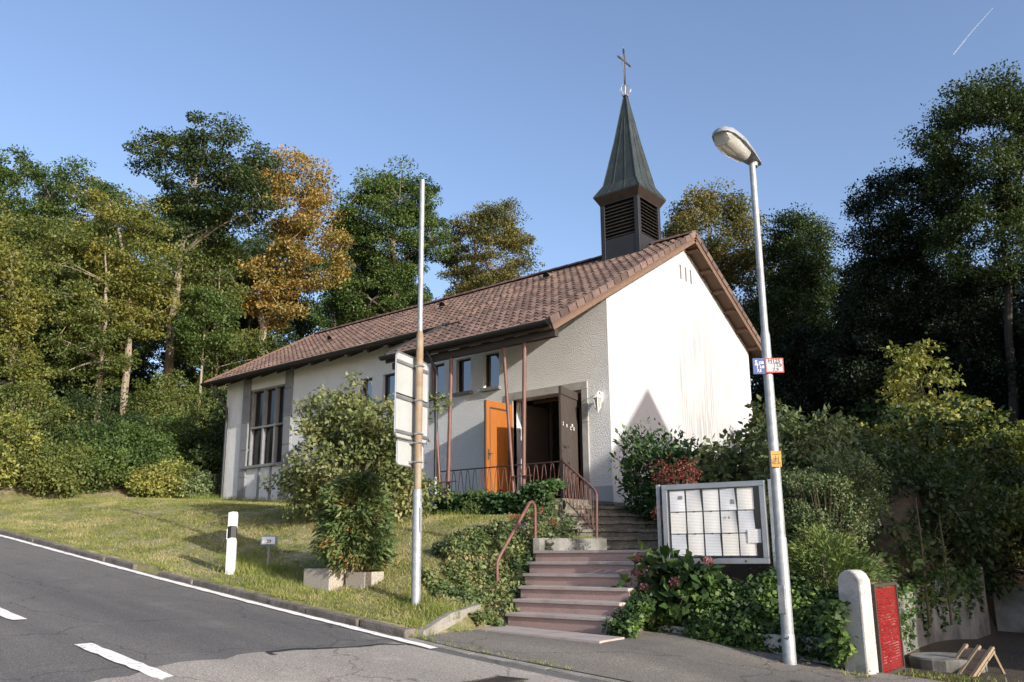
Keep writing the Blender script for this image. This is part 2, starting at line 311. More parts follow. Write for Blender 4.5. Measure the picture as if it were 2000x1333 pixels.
# ------------------------------------------------------------------ terrain
XS = [-160, -60, -9.37, -3.63, -.52, 2.46, 3.17, 5.11, 9, 20, 60, 160]; ZS = [12, 4.6, -.62, -1.31, -1.67, -2.0, -2.08, -2.22, -2.5, -3.2, -5, -9]
_xg = np.linspace(-160, 160, 3201); _zg = np.interp(_xg, XS, ZS); _k = np.hanning(21); _k /= _k.sum(); _zg = np.convolve(np.pad(_zg, 10, 'edge'), _k, 'valid')
def zroad(x): return np.interp(x, _xg, _zg)
ZBX = [-160, -60, -30, -15.5, -14.9, -11.6, -8, -5, -2.5, .6, 1.5, 2.4]; ZBZ = [11, 4.4, 1.5, .62, .57, .35, .08, -.14, -.33, -.42, -.62, -.8]
def xl_stair(y): return 1.59+.46*np.clip(-4.8-y, 0, 1.9)
def ground(x, y):
    x = np.asarray(x, float); y = np.asarray(y, float)
    zk = zroad(x)+.09; zb = np.interp(x, ZBX, ZBZ)
    lawn = zk+(zb-zk)*sstep(-8.15, -2.9, y)
    lawn = lawn-.42*sstep(.75, 1.45, x)*sstep(-4.3, -5.1, y)*sstep(-7.0, -6.3, y)
    lawn = lawn+.04*np.clip(y+2.9, 0, 3)*(x < -4)
    # bank and wooded hill left of and behind the church
    s1 = np.clip((-15.9-.2*(.5-y))-x, 0, None)*sstep(-8.5, -6, y); s2 = np.clip(y-10.5, 0, None)*.7
    s = np.maximum(s1, s2*sstep(9, 1, x)); lawn = lawn+.3*np.clip(s, 0, 8)+.16*np.clip(s-8, 0, 60)
    # garden right of the steps, and the lower yard beyond
    court = zroad(x)+.02
    gard = court+(-.05-court)*sstep(-5.6, -.6, y)
    yard = -2.42-.03*(x-6.5)+sstep(2.0, 14, y)*1.6
    right = gard+(yard-gard)*sstep(6.2, 6.5, x)
    land = np.full_like(lawn, -1.2)
    z = lawn+(right-lawn)*sstep(3.75, 4.0, x)*(y > -5.6)
    z = np.where((x > 2.3) & (y <= -5.6), court-.03, z)
    zed = np.interp(y, [-8, -6.7], [-1.94, -1.72]); z = np.where((x > 1.5) & (x <= 2.34) & (y < -6.6) & (y > -8.0), np.maximum(z, zed-.02-.25*np.clip(2.0-x, 0, 1)), z)
    stair = (x > xl_stair(y)-.05) & (x < 3.95) & (y > -6.75) & (y <= -4.7)
    z = np.where(stair, -1.03-.53*np.clip(-4.8-y, 0, 1.9)-.35, z)
    z = np.where((x > 1.62) & (x < 3.75) & (y > -4.7) & (y < -1.2), land, z)
    z = np.where((x > .35) & (x < 1.72) & (y > -4.72) & (y < -2.55), np.minimum(z, -.84-.0*x), z)
    z = np.where((x > .2) & (x <= 2.6) & (y > -3.0-.58*(1.9-x)*0) & (y > -2.6+(x-.3)*-.3) & (y < .4), np.minimum(z, -1.15), z)
    inside = (x > -14.8) & (x < -.05) & (y > .05) & (y < 7.5); z = np.where(inside, np.minimum(z, -.35), z)
    road = zroad(x)-.05; z = np.where(y < -8.12, road, z)
    far = y < -14.4; z = np.where(far, zroad(x)+.06+.05*np.clip(-15.4-y, 0, 40), z)
    return z
def axis(parts):
    out = []
    for a, b, st in parts: out += list(np.arange(a, b-1e-6, st))
    return np.array(out+[parts[-1][1]])
def build_ground():
    gx = axis([(-300, -60, 12), (-60, -24, 2), (-24, 9, .2), (9, 24, 1), (24, 60, 4), (60, 300, 16)])
    gy = axis([(-300, -60, 16), (-60, -16, 3), (-16, -14.4, .4), (-14.39, -8.14, 1.56), (-8.11, 2, .18), (2, 20, .6), (20, 60, 3), (60, 300, 14)])
    X, Y = np.meshgrid(gx, gy); Z = ground(X, Y)+(.012*np.sin(X*2.7+Y*3.3)*np.sin(X*1.9-Y*2.4)+.008*np.sin(X*7.1)*np.sin(Y*6.3))*((Y > -7.9) & (X < 2) & (Y < 0))
    n, m = X.shape; me = bpy.data.meshes.new('ground'); idx = np.arange(n*m).reshape(n, m)
    F = np.stack([idx[:-1, :-1], idx[:-1, 1:], idx[1:, 1:], idx[1:, :-1]], -1).reshape(-1, 4)
    me.from_pydata(np.stack([X, Y, Z], -1).reshape(-1, 3).tolist(), [], F.tolist()); me.update(); me.materials.append(MATS['turf'])
    me.polygons.foreach_set('use_smooth', [True]*len(me.polygons))
    wood = np.clip(sstep(0.0, 2.0, (-16.2-.2*(.5-Y))-X)*(Y > -7)+sstep(7.5, 9, Y)+sstep(3.5, 4.2, X)*(Y > -5.6), 0, 1)
    a = me.attributes.new('wood', 'FLOAT', 'POINT'); a.data.foreach_set('value', wood.ravel())
    o = bpy.data.objects.new('ground', me); COL.objects.link(o); tag(o, 'mown grass bank and wooded ground around the church', kind='structure')
build_ground()
def sheet(name, poly_rows, off, mat, parent=None, kind=None, label=None):
    """strip of quads that follows the road height: rows of (x, [y...])"""
    vs = []; fs = []
    for x, ys in poly_rows: vs += [(x, y, float(zroad(x))+off) for y in ys]
    k = len(poly_rows[0][1])
    for i in range(len(poly_rows)-1):
        for j in range(k-1): a = i*k+j; fs.append((a, a+k, a+k+1, a+1))
    mb = MB().add(vs, fs); o = mb.build(name, mat, parent)
    if kind: tag(o, label, kind=kind)
    return o
RX = list(np.arange(-160, -30, 5))+list(np.arange(-30, 20, .5))+list(np.arange(20, 161, 5))
road = sheet('road', [(x, [-14.35, -11.3, -8.2]) for x in RX], 0, 'asphalt', kind='structure', label='grey asphalt road climbing to the left')
def roadpart(name, rows, off, mat): return sheet(name, rows, off, mat, road)
# lighter asphalt from the junction on, tar seam round the patch
def lx(y): return np.interp(y, [-14.35, -13.3, -12.4, -11.6, -10.9, -10.3, -10.0, -9.7, -9.36, -9.0, -8.5], [4.2, 3.6, 3.0, 2.55, 2.35, 2.32, 2.32, 2.31, 2.45, 2.54, 2.5])
ysl = list(np.linspace(-14.3, -8.5, 30)); rows = []
mb = MB(); vs = []
for y in ysl:
    x0 = lx(y)+.05*math.sin(y*7)+.03*math.sin(y*19)
    for x in [x0]+list(np.linspace(max(x0+.4, 4.6), 40, 60)): vs.append((x, y, float(zroad(x))+.004))
k = 61; mb.add(vs, [(i*k+j, i*k+j+1, (i+1)*k+j+1, (i+1)*k+j) for i in range(len(ysl)-1) for j in range(k-1)]); mb.build('asphalt_patch', 'asphalt_light', road)
def ribbon(pts, w, off, jitter=0, zf=None):
    zf = zf or zroad; mb = MB(); vs = []; fine = []
    for (a, b) in zip(pts[:-1], pts[1:]):
        n = max(2, int(math.dist(a, b)/.12))
        fine += [(a[0]+(b[0]-a[0])*i/n, a[1]+(b[1]-a[1])*i/n) for i in range(n)]
    fine.append(pts[-1])
    for i, p in enumerate(fine):
        a = fine[max(i-1, 0)]; b = fine[min(i+1, len(fine)-1)]; d = Vector((b[0]-a[0], b[1]-a[1])).normalized(); nx, ny = -d.y, d.x
        w1 = w/2*(1+random.uniform(-jitter, jitter)); w2 = w/2*(1+random.uniform(-jitter, jitter))
        for q in ((p[0]+nx*w1, p[1]+ny*w1), (p[0]-nx*w2, p[1]-ny*w2)): vs.append((q[0], q[1], float(zf(q[0]))+off))
    return mb.add(vs, [(2*i, 2*i+1, 2*i+3, 2*i+2) for i in range(len(fine)-1)])
ribbon([(2.72, -8.45), (2.54, -8.7), (2.54, -9.03), (2.45, -9.36), (2.33, -9.7), (2.32, -10.0)], .07, .008, .5).build('tar_seam', 'tar', road)
ribbon([(2.32, -10.0), (2.96, -10.06), (3.76, -10.15), (5.5, -10.2), (8, -10.25)], .06, .0085, .5).build('tar_seam', 'tar', road)
ribbon([(x, -8.36) for x in np.arange(-60, 3.1, .5)], .13, .012, .22).build('edge_line', 'line_white', road)
for a in np.arange(1.25-4.04*11, 40, 4.04):
    x0 = a+0; ribbon([(x0, -11.29), (x0+2.6, -11.3)], .165, .012, .14).build('lane_dash', 'line_white', road)
# drain grate set in the road
g = empty('drain_grate', (4.45, -9.15, float(zroad(4.45))), 'rusty iron drain grate set in the pale asphalt', 'drain grate')
mb = MB()
for (a, b) in (((-.25, -.25), (.25, -.2)), ((-.25, .2), (.25, .25)), ((-.25, -.2), (-.2, .2)), ((.2, -.2), (.25, .2))): mb.box((*a, .006), (*b, .016))
mb.build('frame', 'iron', g); MB().box((-.2, -.2, .0065), (.2, .2, .008)).build('pit', 'black_void', g)
for i in range(7): MB().box((-.2, -.185+i*.055, .009), (.2, -.155+i*.055, .015)).build('bar', 'iron', g)
# kerb stones
kerb = empty('kerb', (0, -8.12, float(zroad(0))), 'low weathered kerb of dark stones along the grass bank', 'kerb')
x = -26.0; kz = float(zroad(0))
while x < 2.2:
    L = random.choice([.8, .95, 1.0, 1.0]); L = min(L, 2.36-x)
    if L < .25: break
    if not -4.3 < x < -3.55:
        z0 = float(zroad(x)); z1 = float(zroad(x+L)); dz = random.uniform(-.02, .012); dy = random.uniform(-.02, .02)
        h = .072+random.uniform(-.025, .014)
        poly = [(x+.012, -.09+dy, z0-.1-kz), (x+L-.012, -.09+dy, z1-.1-kz), (x+L-.012, -.08+dy, z1+h+dz-kz), (x+.012, -.08+dy, z0+h+dz-kz)]
        MB().prism(poly, (0, .17, 0)).build('kerb_stone', 'kerb_stone', kerb, bevel=.012)
    x += L
# flush kerb along the forecourt
fk = empty('flush_kerb', (4, -8.2, float(zroad(4))), 'pale flush concrete kerb between road and forecourt', 'kerb'); fz = float(zroad(4)); x = 2.42
while x < 14:
    z0 = float(zroad(x))-fz; z1 = float(zroad(x+1))-fz
    MB().prism([(x+.008-4, -.08, z0-.1), (x+.992-4, -.08, z1-.1), (x+.992-4, -.08, z1+.012), (x+.008-4, -.08, z0+.012)], (0, .12, 0)).build('kerb_stone', 'concrete_dark2', fk, bevel=.006); x += 1
# forecourt
mb = MB(); vs = []; xs = list(np.arange(1.9, 26, .4)); ysf = [-8.145, -7.7, -7.3, -6.9, -6.5, -6.1, -5.7, -5.45]
def zcourt(x, y): k = float(sstep(-8.0, -6.95, y)*sstep(6.2, 4.2, x)); a = float(zroad(x))+.016; return a+(-1.985-.028*(x-2.4)-a)*k
for x in xs:
    for y in ysf:
        xx = x if x > 2.5 else max(x, 2.46-.12*(y+8.1)); vs.append((xx, y, zcourt(xx, y)))
k = len(ysf); mb.add(vs, [(i*k+j, (i+1)*k+j, (i+1)*k+j+1, i*k+j+1) for i in range(len(xs)-1) for j in range(k-1)])
tag(mb.build('forecourt', 'asphalt_court'), 'worn asphalt forecourt at the foot of the steps', kind='structure')
# low concrete edging left of the forecourt
ew = MB().prism([(2.43, -8.04, -2.15), (2.20, -6.70, -2.1), (2.20, -6.70, -1.70), (2.30, -7.35, -1.77), (2.42, -7.95, -1.93)], (-.12, -.01, 0))
tag(ew.build('edging_wall', 'concrete_dark2', bevel=.008), 'short grey concrete edging from the kerb to the granite steps', 'low wall')
# far side of the road
tag(sheet('pavement', [(x, [-16.2, -14.37]) for x in RX], .09, 'asphalt_court'), 'pavement on the near side of the road', kind='structure')

# ------------------------------------------------------------------ church
W, LX = 7.55, 14.87; ZR = 7.03; SL = .576; AL = math.atan(SL); CA, SA = math.cos(AL), math.sin(AL)
church = empty('church', (0, 0, 0), 'small white plastered church with brown tiled roof and dark copper spire', 'church')
def wall_mesh(fn, u0, u1, zb, top, holes, extra=()):
    """wall sheet with openings; fn(u, z, d) maps to space, d = 0 outside .. 1 inside"""
    mb = MB(); us = sorted(set([u0, u1]+list(extra)+[h for q in holes for h in q[:2]]))
    for a, b in zip(us[:-1], us[1:]):
        hs = sorted([h for h in holes if h[0] <= a+1e-6 and h[1] >= b-1e-6], key=lambda h: h[2]); z = zb
        segs = []
        for h in hs: segs.append((z, h[2])); z = h[3]
        for s0, s1 in segs:
            for d in (0, 1): mb.add([fn(a, s0, d), fn(b, s0, d), fn(b, s1, d), fn(a, s1, d)], [(0, 1, 2, 3)])
        for d in (0, 1): mb.add([fn(a, z, d), fn(b, z, d), fn(b, top(b), d), fn(a, top(a), d)], [(0, 1, 2, 3)])
    for a, b, c, d_ in holes:
        mb.add([fn(a, c, 0), fn(b, c, 0), fn(b, c, 1), fn(a, c, 1)], [(0, 1, 2, 3)]); mb.add([fn(a, d_, 0), fn(b, d_, 0), fn(b, d_, 1), fn(a, d_, 1)], [(0, 1, 2, 3)])
        mb.add([fn(a, c, 0), fn(a, d_, 0), fn(a, d_, 1), fn(a, c, 1)], [(0, 1, 2, 3)]); mb.add([fn(b, c, 0), fn(b, d_, 0), fn(b, d_, 1), fn(b, c, 1)], [(0, 1, 2, 3)])
    return mb
WX = [-3.12-.917*i for i in range(6)]
DO = (-2.68, -.72, .0, 2.46)
holes = [(x-.49, x, 2.86, 3.72) for x in WX]+[DO, (-13.5, -11.63, 1.65, 4.08)]
wall_mesh(lambda u, z, d: (u, .3*d, z), -LX, 0, -.6, lambda u: 4.64, holes).build('wall', 'plaster', church)
tg = lambda u: ZR-.21-SL*abs(u-W/2)
sl3 = [(3.56+.28*i, 3.65+.28*i, 5.8-.0*i, 6.19) for i in range(3)]
wall_mesh(lambda u, z, d: (-.25*d if d else .0, u, z), .004, W, -.6, tg, sl3, [W/2]).build('gable_wall', 'gable_plaster', church)
for q in sl3: MB().box((-.14, q[0], q[2]), (-.08, q[1], q[3])).build('vent_slot', 'concrete', church)
wall_mesh(lambda u, z, d: (-LX+.25*d, u, z), .004, W, -.6, tg, [], [W/2]).build('gable_wall', 'plaster', church)
wall_mesh(lambda u, z, d: (u, W-.25*d, z), -LX+.004, -.004, -.6, lambda u: 4.64, [(-12, -10.5, 1.6, 3.6), (-9, -7.5, 1.6, 3.6), (-6, -4.5, 1.6, 3.6)]).build('wall', 'plaster', church)
for x in (-12, -9, -6): MB().box((x, W-.16, 1.6), (x+1.5, W-.14, 3.6)).build('window_pane', 'glass_dark', church)
MB().box((-LX+.26, .31, -.3), (-.26, W-.26, -.02)).build('floor', 'interior', church)
MB().box((-LX+.26, .31, 4.45), (-.26, W-.26, 4.5)).build('ceiling', 'interior', church)
# plinth, a little proud of the plaster
MB().box((-11.28, -.025, -.6), (-2.86, -.002, .336)).build('plinth', 'plinth', church)
MB().box((-.56, -.025, -.6), (.022, -.002, .31)).build('plinth', 'plinth', church)
MB().box((.003, -.02, -.6), (.025, W, .31)).build('plinth', 'plinth', church)
MB().box((-LX, -.02, -.6), (-13.87, -.002, .62)).build('plinth', 'plinth', church)
# small windows
for x in WX:
    a, b = x-.49, x
    wdw = MB().box((a, .14, 2.86), (b, .17, 3.72)).build('window', 'glass', church)
    fr = MB()
    for q in (((a, .10, 2.86), (a+.022, .139, 3.72)), ((b-.022, .10, 2.86), (b, .139, 3.72)), ((a+.022, .10, 3.69), (b-.022, .139, 3.72)), ((a+.022, .10, 2.86), (b-.022, .139, 2.89))): fr.box(*q)
    fr.build('frame', 'dark_wood', wdw)
    MB().box((a-.06, -.09, 2.775), (b+.06, .10, 2.858)).build('sill', 'concrete_grey', wdw, bevel=.008)
# tall window with concrete surround on the left
bw = MB().box((-13.46, .16, 1.69), (-11.67, .18, 4.04)).build('chancel_window', 'glass_dark', church)
for a, b in ((-13.86, -13.5), (-11.63, -11.28)):
    z = -.5
    for k in range(6):
        h = .86 if k else .95; t = min(z+h, 4.6); MB().box((a, -.06, z+.006), (b, .05, t-.006)).build('surround_block', 'concrete_grey', church, bevel=.006); z = t
        if z >= 4.6: break
for x in (-13.5+.0, -12.86, -12.24, -11.63-.07): MB().box((x, .03, 1.66), (x+.07, .16, 4.06)).build('mullion', 'concrete_grey', bw)
for z, h in ((4.02, .07), (2.82, .06)): MB().box((-13.42, .02, z), (-11.71, .155, z+h)).build('transom', 'concrete_grey', bw)
MB().box((-13.56, -.1, 1.57), (-11.57, .15, 1.655)).build('sill', 'concrete_grey', bw, bevel=.006)
for x in (-12.86, -12.24): MB().box((x, -.035, -.4), (x+.09, .05, 1.565)).build('rib', 'concrete_grey', church)
# door surround, leaves, interior
sr = MB(); sr.box((-2.85, -.03, 0), (-2.68, .12, 2.46)); sr.box((-.72, -.03, 0), (-.56, .12, 1.72)); sr.box((-.72, -.03, 1.728), (-.56, .12, 2.46)); sr.box((-2.85, -.032, 2.463), (-.56, .12, 2.64))
sr.build('door_surround', 'concrete', church, bevel=.006)
MB().box((-2.68, .12, -.02), (-.72, .5, .015)).build('threshold', 'granite_top', church)
# orange leaf: inner side facing right, swung out from the left jamb
od = MB(); hx = -2.66
od.box((hx-.05, -.99, .04), (hx, -.88, 2.34)); od.box((hx-.05, -.17, .04), (hx, -.05, 2.34)); od.box((hx-.05, -.88, 2.19), (hx, -.17, 2.34)); od.box((hx-.05, -.88, .04), (hx, -.17, .22))
dl = od.build('door_leaf', 'orange_door', church, bevel=.004); dl['label'] = 'varnished orange wooden inner side of the open left door'
MB().box((hx-.05, -.876, .224), (hx-.022, -.174, 2.186)).build('panel', 'orange_door', dl)
mb = MB()
for q in (((hx-.02, -.876, .224), (hx-.006, -.852, 2.186)), ((hx-.02, -.198, .224), (hx-.006, -.174, 2.186)), ((hx-.02, -.852, 2.162), (hx-.006, -.198, 2.186)), ((hx-.02, -.852, .224), (hx-.006, -.198, .248))): mb.box(*q)
mb.build('moulding', 'brown_door', dl)
MB().tube([(hx, -.93, 1.12), (hx+.05, -.93, 1.12), (hx+.055, -.82, 1.12)], .009, 6).box((hx+.001, -.955, .98), (hx+.008, -.905, 1.22)).build('handle', 'iron', dl)
MB().box((hx-.075, -.992, .04), (hx-.052, -.05, 2.34)).build('outer_boards', 'brown_door', dl)
# brown planked leaf, outer side facing right
rx_ = -.72; mb = MB(); rd = None
rd = MB().box((rx_-.05, -.96, .05), (rx_-.022, -.04, 2.40)).build('door_leaf', 'brown_door', church); rd['label'] = 'dark brown planked outer side of the open right door'
for i in range(6): MB().box((rx_-.021, -.958+i*.153, .05), (rx_+.0, -.958+i*.153+.147, 2.22)).build('plank', 'brown_door', rd, bevel=.004)
MB().box((rx_-.021, -.965, 2.223), (rx_+.022, -.035, 2.40)).build('top_rail', 'brown_door', rd, bevel=.006)
MB().tube([(rx_, -.88, 1.12), (rx_+.06, -.88, 1.12), (rx_+.065, -.76, 1.13), (rx_+.06, -.72, 1.10)], .01, 6).box((rx_+.001, -.905, 1.0), (rx_+.008, -.855, 1.22)).build('handle', 'iron', rd)
for ch, yy, zz in (('2', -.86, 1.60), ('0', -.66, 1.58), ('C', -.44, 1.55), ('M', -.35, 1.62), ('B', -.26, 1.56)): text(ch, .10, 'white_paint', rd, (rx_+.003, yy, zz), (0, 1, 0), (0, 0, 1), 'chalk_mark')
hm = Matrix.Translation((-.83, -.04, 0)) @ Matrix.Rotation(R(13), 4, 'Z') @ Matrix.Translation((.72, .04, 0)); rd.matrix_local = hm
# porch lobby: glazed inner partition and lamps deep inside
mb = MB()
for x in (-2.6, -1.7, -.85): mb.box((x, 1.30, 0), (x+.05, 1.36, 2.6))
mb.box((-2.7, 1.30, 2.60), (-.4, 1.36, 2.7)); mb.box((-2.7, 1.31, 2.7), (-.4, 1.35, 4.4)); mb.build('lobby_frame', 'interior', church)
MB().box((-1.66, .62, .02), (-1.63, .65, 2.42)).build('glass_door_edge', 'alu', church)
MB().box((-2.55, .6, 2.43), (-.75, .66, 2.5)).build('lobby_head', 'interior', church)
MB().box((-2.66, .35, .03), (-2.62, 1.28, 2.4)).build('lobby_screen', 'interior', church)
ch_ = MB().tube([(-1.95, 3.0, 4.4), (-1.95, 3.0, 2.3)], .012, 5).build('pendant_lamp', 'brass', church)
for dx, dz in ((-.12, .03), (.10, .03), (-.12, -.22), (.10, -.22)):
    MB().tube([(-1.95+dx, 3.0, 2.06+dz), (-1.95+dx, 3.0, 2.10+dz), (-1.95+dx, 3, 2.13+dz)], [.02, .035, .015], 8).build('bulb', 'lamp_glow', ch_)
# roof
def rp(x, s, h=0, back=False):
    y = W/2-(s*CA+h*SA); z = ZR-s*SA+h*CA
    return (x, W-y, z) if back else (x, y, z)
XA, XB, XP = -LX-.387, .387, -4.32; SM = (W/2+.633)/CA; SP = (W/2+2.6)/CA
roof = MB()
def slab(x0, x1, s0, s1, back=False):
    a = [rp(x, s, h, back) for h in (-.17, -.075) for x, s in ((x0, s0), (x1, s0), (x1, s1), (x0, s1))]
    roof.add(a, [(3, 2, 1, 0), (4, 5, 6, 7), (0, 1, 5, 4), (1, 2, 6, 5), (2, 3, 7, 6), (3, 0, 4, 7)])
slab(XA, XB, 0.05, SM); slab(XP, XB, SM+.003, SP); slab(XA, XB, .05, SM, True)
ro = roof.build('roof', 'roof_wood', church)
TW, TL = .212, .335
def tile_verts():
    n = 6; vs = []; prof = [.014, .0, .004, .026, .054, .046, .016]
    for i in range(n+1):
        u = (i/n-.5)*(TW+.012); h = prof[i]
        vs += [(u, 0, h-.034), (u, TL+.045, h+.004), (u, TL+.045, h-.034)]
    fs = []
    for i in range(n): a = 3*i; fs += [(a, a+3, a+4, a+1), (a+1, a+4, a+5, a+2)]
    return vs, fs
tv, tf = tile_verts(); tme = bpy.data.meshes.new('roof_tile'); tme.from_pydata(tv, [], tf); tme.update(); tme.materials.append(MATS['tile'])
tme.polygons.foreach_set('use_smooth', [True]*len(tme.polygons)); tme.set_sharp_from_angle(angle=R(50))
def tile_matrix(x, s, back=False):
    p = Vector(rp(x, s, -.045, back)); sg = -1 if not back else 1
    Y = Vector((0, sg*CA, -SA)); Z = Vector((0, sg*SA, CA)); X = Y.cross(Z)
    j = Matrix.Rotation(random.uniform(-.025, .025), 4, 'Z') @ Matrix.Rotation(random.uniform(-.022, .008), 4, 'X')
    return Matrix(((X.x, Y.x, Z.x, p.x), (X.y, Y.y, Z.y, p.y), (X.z, Y.z, Z.z, p.z), (0, 0, 0, 1))) @ j
slots = []; nx = int((XB-XA)/TW)
for i in range(nx):
    x = XB-TW/2-.01-i*TW
    s_end = SP if x > XP+.1 else SM
    k = int(math.ceil((s_end-.1)/TL))
    for j in range(k):
        s = s_end-TL*(k-j)+.0
        # the turret stands here
        y = W/2-s*CA
        if -2.1 < x < -.95 and s < .55: continue
        slots.append((x, s))
def dist(q): p = Vector(rp(q[0], q[1])); return (p-CAM).length
slots.sort(key=dist)
for x, s in slots[:300]:
    o = bpy.data.objects.new('roof_tile', tme); COL.objects.link(o); o.parent = ro; o.matrix_local = tile_matrix(x, s)
T0 = np.array(tv); big = MB()
for x, s in slots[300:]:
    m = tile_matrix(x, s); big.add([m @ Vector(v) for v in tv], tf)
for i in range(nx):
    for j in range(15):
        m = tile_matrix(XB-TW/2-.01-i*TW, SM-TL*(15-j), True); big.add([m @ Vector(v) for v in tv], tf)
o = big.build('roof_tile_field', 'tile', ro, smooth=True); o['kind'] = 'stuff'; o['label'] = 'remaining brown roof tiles of both slopes'
x = XB-.02
while x > XA+.2:
    if not (-2.15 < x-.2 < -.9):
        mb = MB(); vs = []
        for xx, dr in ((x, .012), (x-.43, 0)):
            for k in range(7):
                t = math.pi*k/6; rr = .105+dr; vs.append((xx, W/2+rr*math.cos(t)*1.15, ZR-.04+rr*math.sin(t)*.8))
        mb.add(vs, [(k, k+1, k+8, k+7) for k in range(6)]+[tuple(range(7))]); mb.build('ridge_tile', 'ridge_tile', ro, smooth=True)
    x -= .4
# verge boards, gutter, fascia, rafters, purlin ends
for back in (False, True):
    s1 = SP if not back else SM
    for k, s in enumerate(np.arange(.02, s1-.2, TL)):
        a = [rp(XB-.01, s, .03, back), rp(XB-.01, s+TL+.03, .045, back), rp(XB-.01, s+TL+.03, -.10, back), rp(XB-.01, s, -.115, back)]
        MB().prism(a, (.035, 0, 0)).build('verge_tile', 'tile', ro)
    a = [rp(XB-.03, .02, -.118, back), rp(XB-.03, s1+.02, -.118, back), rp(XB-.03, s1+.02, -.24, back), rp(XB-.03, .02, -.24, back)]
    MB().prism(a, (.028, 0, 0)).build('barge_board', 'verge_wood', ro)
    a = [rp(XA+.03, .02, .03, back), rp(XA+.03, SM+.02, .03, back), rp(XA+.03, SM+.02, -.24, back), rp(XA+.03, .02, -.24, back)]
    MB().prism(a, (-.03, 0, 0)).build('barge_board', 'roof_wood', ro)
    for s in (.35, 1.15, 1.95, 2.75, 3.55, 4.35):
        a = [rp(.001, s, -.172, back), rp(.001, s+.10, -.172, back), rp(.001, s+.10, -.26, back), rp(.001, s, -.26, back)]
        MB().prism(a, (.33, 0, 0)).build('purlin_end', 'roof_wood', ro)
a = [rp(XP+.02, SM-.1, .03), rp(XP+.02, SP, .03), rp(XP+.02, SP, -.2), rp(XP+.02, SM-.1, -.2)]; MB().prism(a, (-.03, 0, 0)).build('barge_board', 'gutter', ro)
def gutter(x0, x1, y, z, rad=.085):
    mb = MB(); vs = []; n = 8
    for x in (x0, x1):
        for rr in (rad, rad-.008):
            for k in range(n+1):
                t = math.pi+math.pi*k/n; vs.append((x, y+rr*math.cos(t), z+rr*math.sin(t)))
    m = n+1
    for k in range(n): mb.f += []
    fs = []
    for k in range(n): fs += [(k, k+1, 2*m+k+1, 2*m+k), (m+k, 3*m+k, 3*m+k+1, m+k+1), (k, m+k, m+k+1, k+1), (2*m+k, 2*m+k+1, 3*m+k+1, 3*m+k)]
    fs += [(0, 2*m, 3*m, m), (n, m+n, 3*m+n, 2*m+n)]
    return mb.add(vs, fs)
ym, zm = -.633-.06, ZR-SM*SA-.06; yp, zp = -2.6-.06, ZR-SP*SA-.06
gutter(XA, XP+.6, ym, zm).build('gutter', 'gutter', church, smooth=True); gutter(XP-.05, XB-.02, yp, zp).build('gutter', 'gutter', church, smooth=True)
MB().box((XA, ym+.085, zm-.10), (XP, ym+.11, zm+.02)).build('fascia', 'dark_wood', church); MB().box((XP, yp+.085, zp-.14), (XB-.05, yp+.11, zp+.02)).build('fascia', 'dark_wood', church)
for x in np.arange(XA+.5, XP-.2, .82):
    a = [rp(x, SM-.62, -.172), rp(x, SM-.03, -.172), rp(x, SM-.03, -.27), rp(x, SM-.62, -.30)]; MB().prism(a, (.08, 0, 0)).build('rafter', 'dark_wood', ro)
for x in np.arange(XP+.3, XB-.2, .62):
    a = [rp(x, 4.4, -.172), rp(x, SP-.05, -.172), rp(x, SP-.05, -.27), rp(x, 4.4, -.30)]; MB().prism(a, (.08, 0, 0)).build('rafter', 'dark_wood', ro)
MB().box((XP+.1, -2.46, zp-.27), (XB-.02, -2.34, zp-.12)).build('porch_beam', 'dark_wood', church)
# roof vents
for x, s in ((-11.3, 2.6), (-7.2, 1.55), (-3.55, 1.15)):
    mb = MB(); vs = []
    for dy, sc in ((0, .01), (.22, 1)):
        for k in range(7): t = math.pi*k/6; q = rp(x+.12*math.cos(t), s+dy, -.0+.14*sc*math.sin(t)+.03); vs.append(q)
    mb.add(vs, [(k, k+1, k+8, k+7) for k in range(6)]); v_ = mb.build('roof_vent', 'tile', ro, smooth=True)
    MB().add([rp(x+.115*math.cos(math.pi*k/6), s+.21, .03+.132*math.sin(math.pi*k/6)) for k in range(7)], [tuple(range(7))]).build('vent_mouth', 'black_void', v_)
# posts and downpipes
for bt, tp in (((-2.66, -2.40, -.5), (-3.0, -2.40, zp-.2)), ((-2.52, -2.40, -.5), (-2.43, -2.40, zp-.2)), ((-.70, -2.40, -.5), (-.98, -2.40, zp-.2)), ((-.51, -2.40, -.5), (-.43, -2.40, zp-.2))):
    MB().tube([bt, tp], .042 if bt[0] in (-2.52, -.51) else .034, 12).build('porch_post', 'rust_red', church, smooth=True)
MB().tube([(-14.7, ym, zm-.04), (-14.7, ym+.02, zm-.18), (-14.66, -.12, 3.62), (-14.66, -.10, 3.4), (-14.66, -.10, .4)], .045, 10).build('downpipe', 'gutter', church, smooth=True)
MB().tube([(-2.95, yp, zp-.03), (-2.93, yp+.1, zp-.2), (-2.85, -2.42, zp-.5), (-2.85, -2.42, .5)], .035, 10).build('downpipe', 'gutter', church, smooth=True)
MB().tube([(-2.85, -2.42, .51), (-2.85, -2.42, -.5)], .045, 10).build('downpipe', 'steel', church, smooth=True)
# porch floor
MB().box((XP+.1, -2.2, -.6), (.25, -.03, -.06)).build('porch_floor', 'sandstone', church)
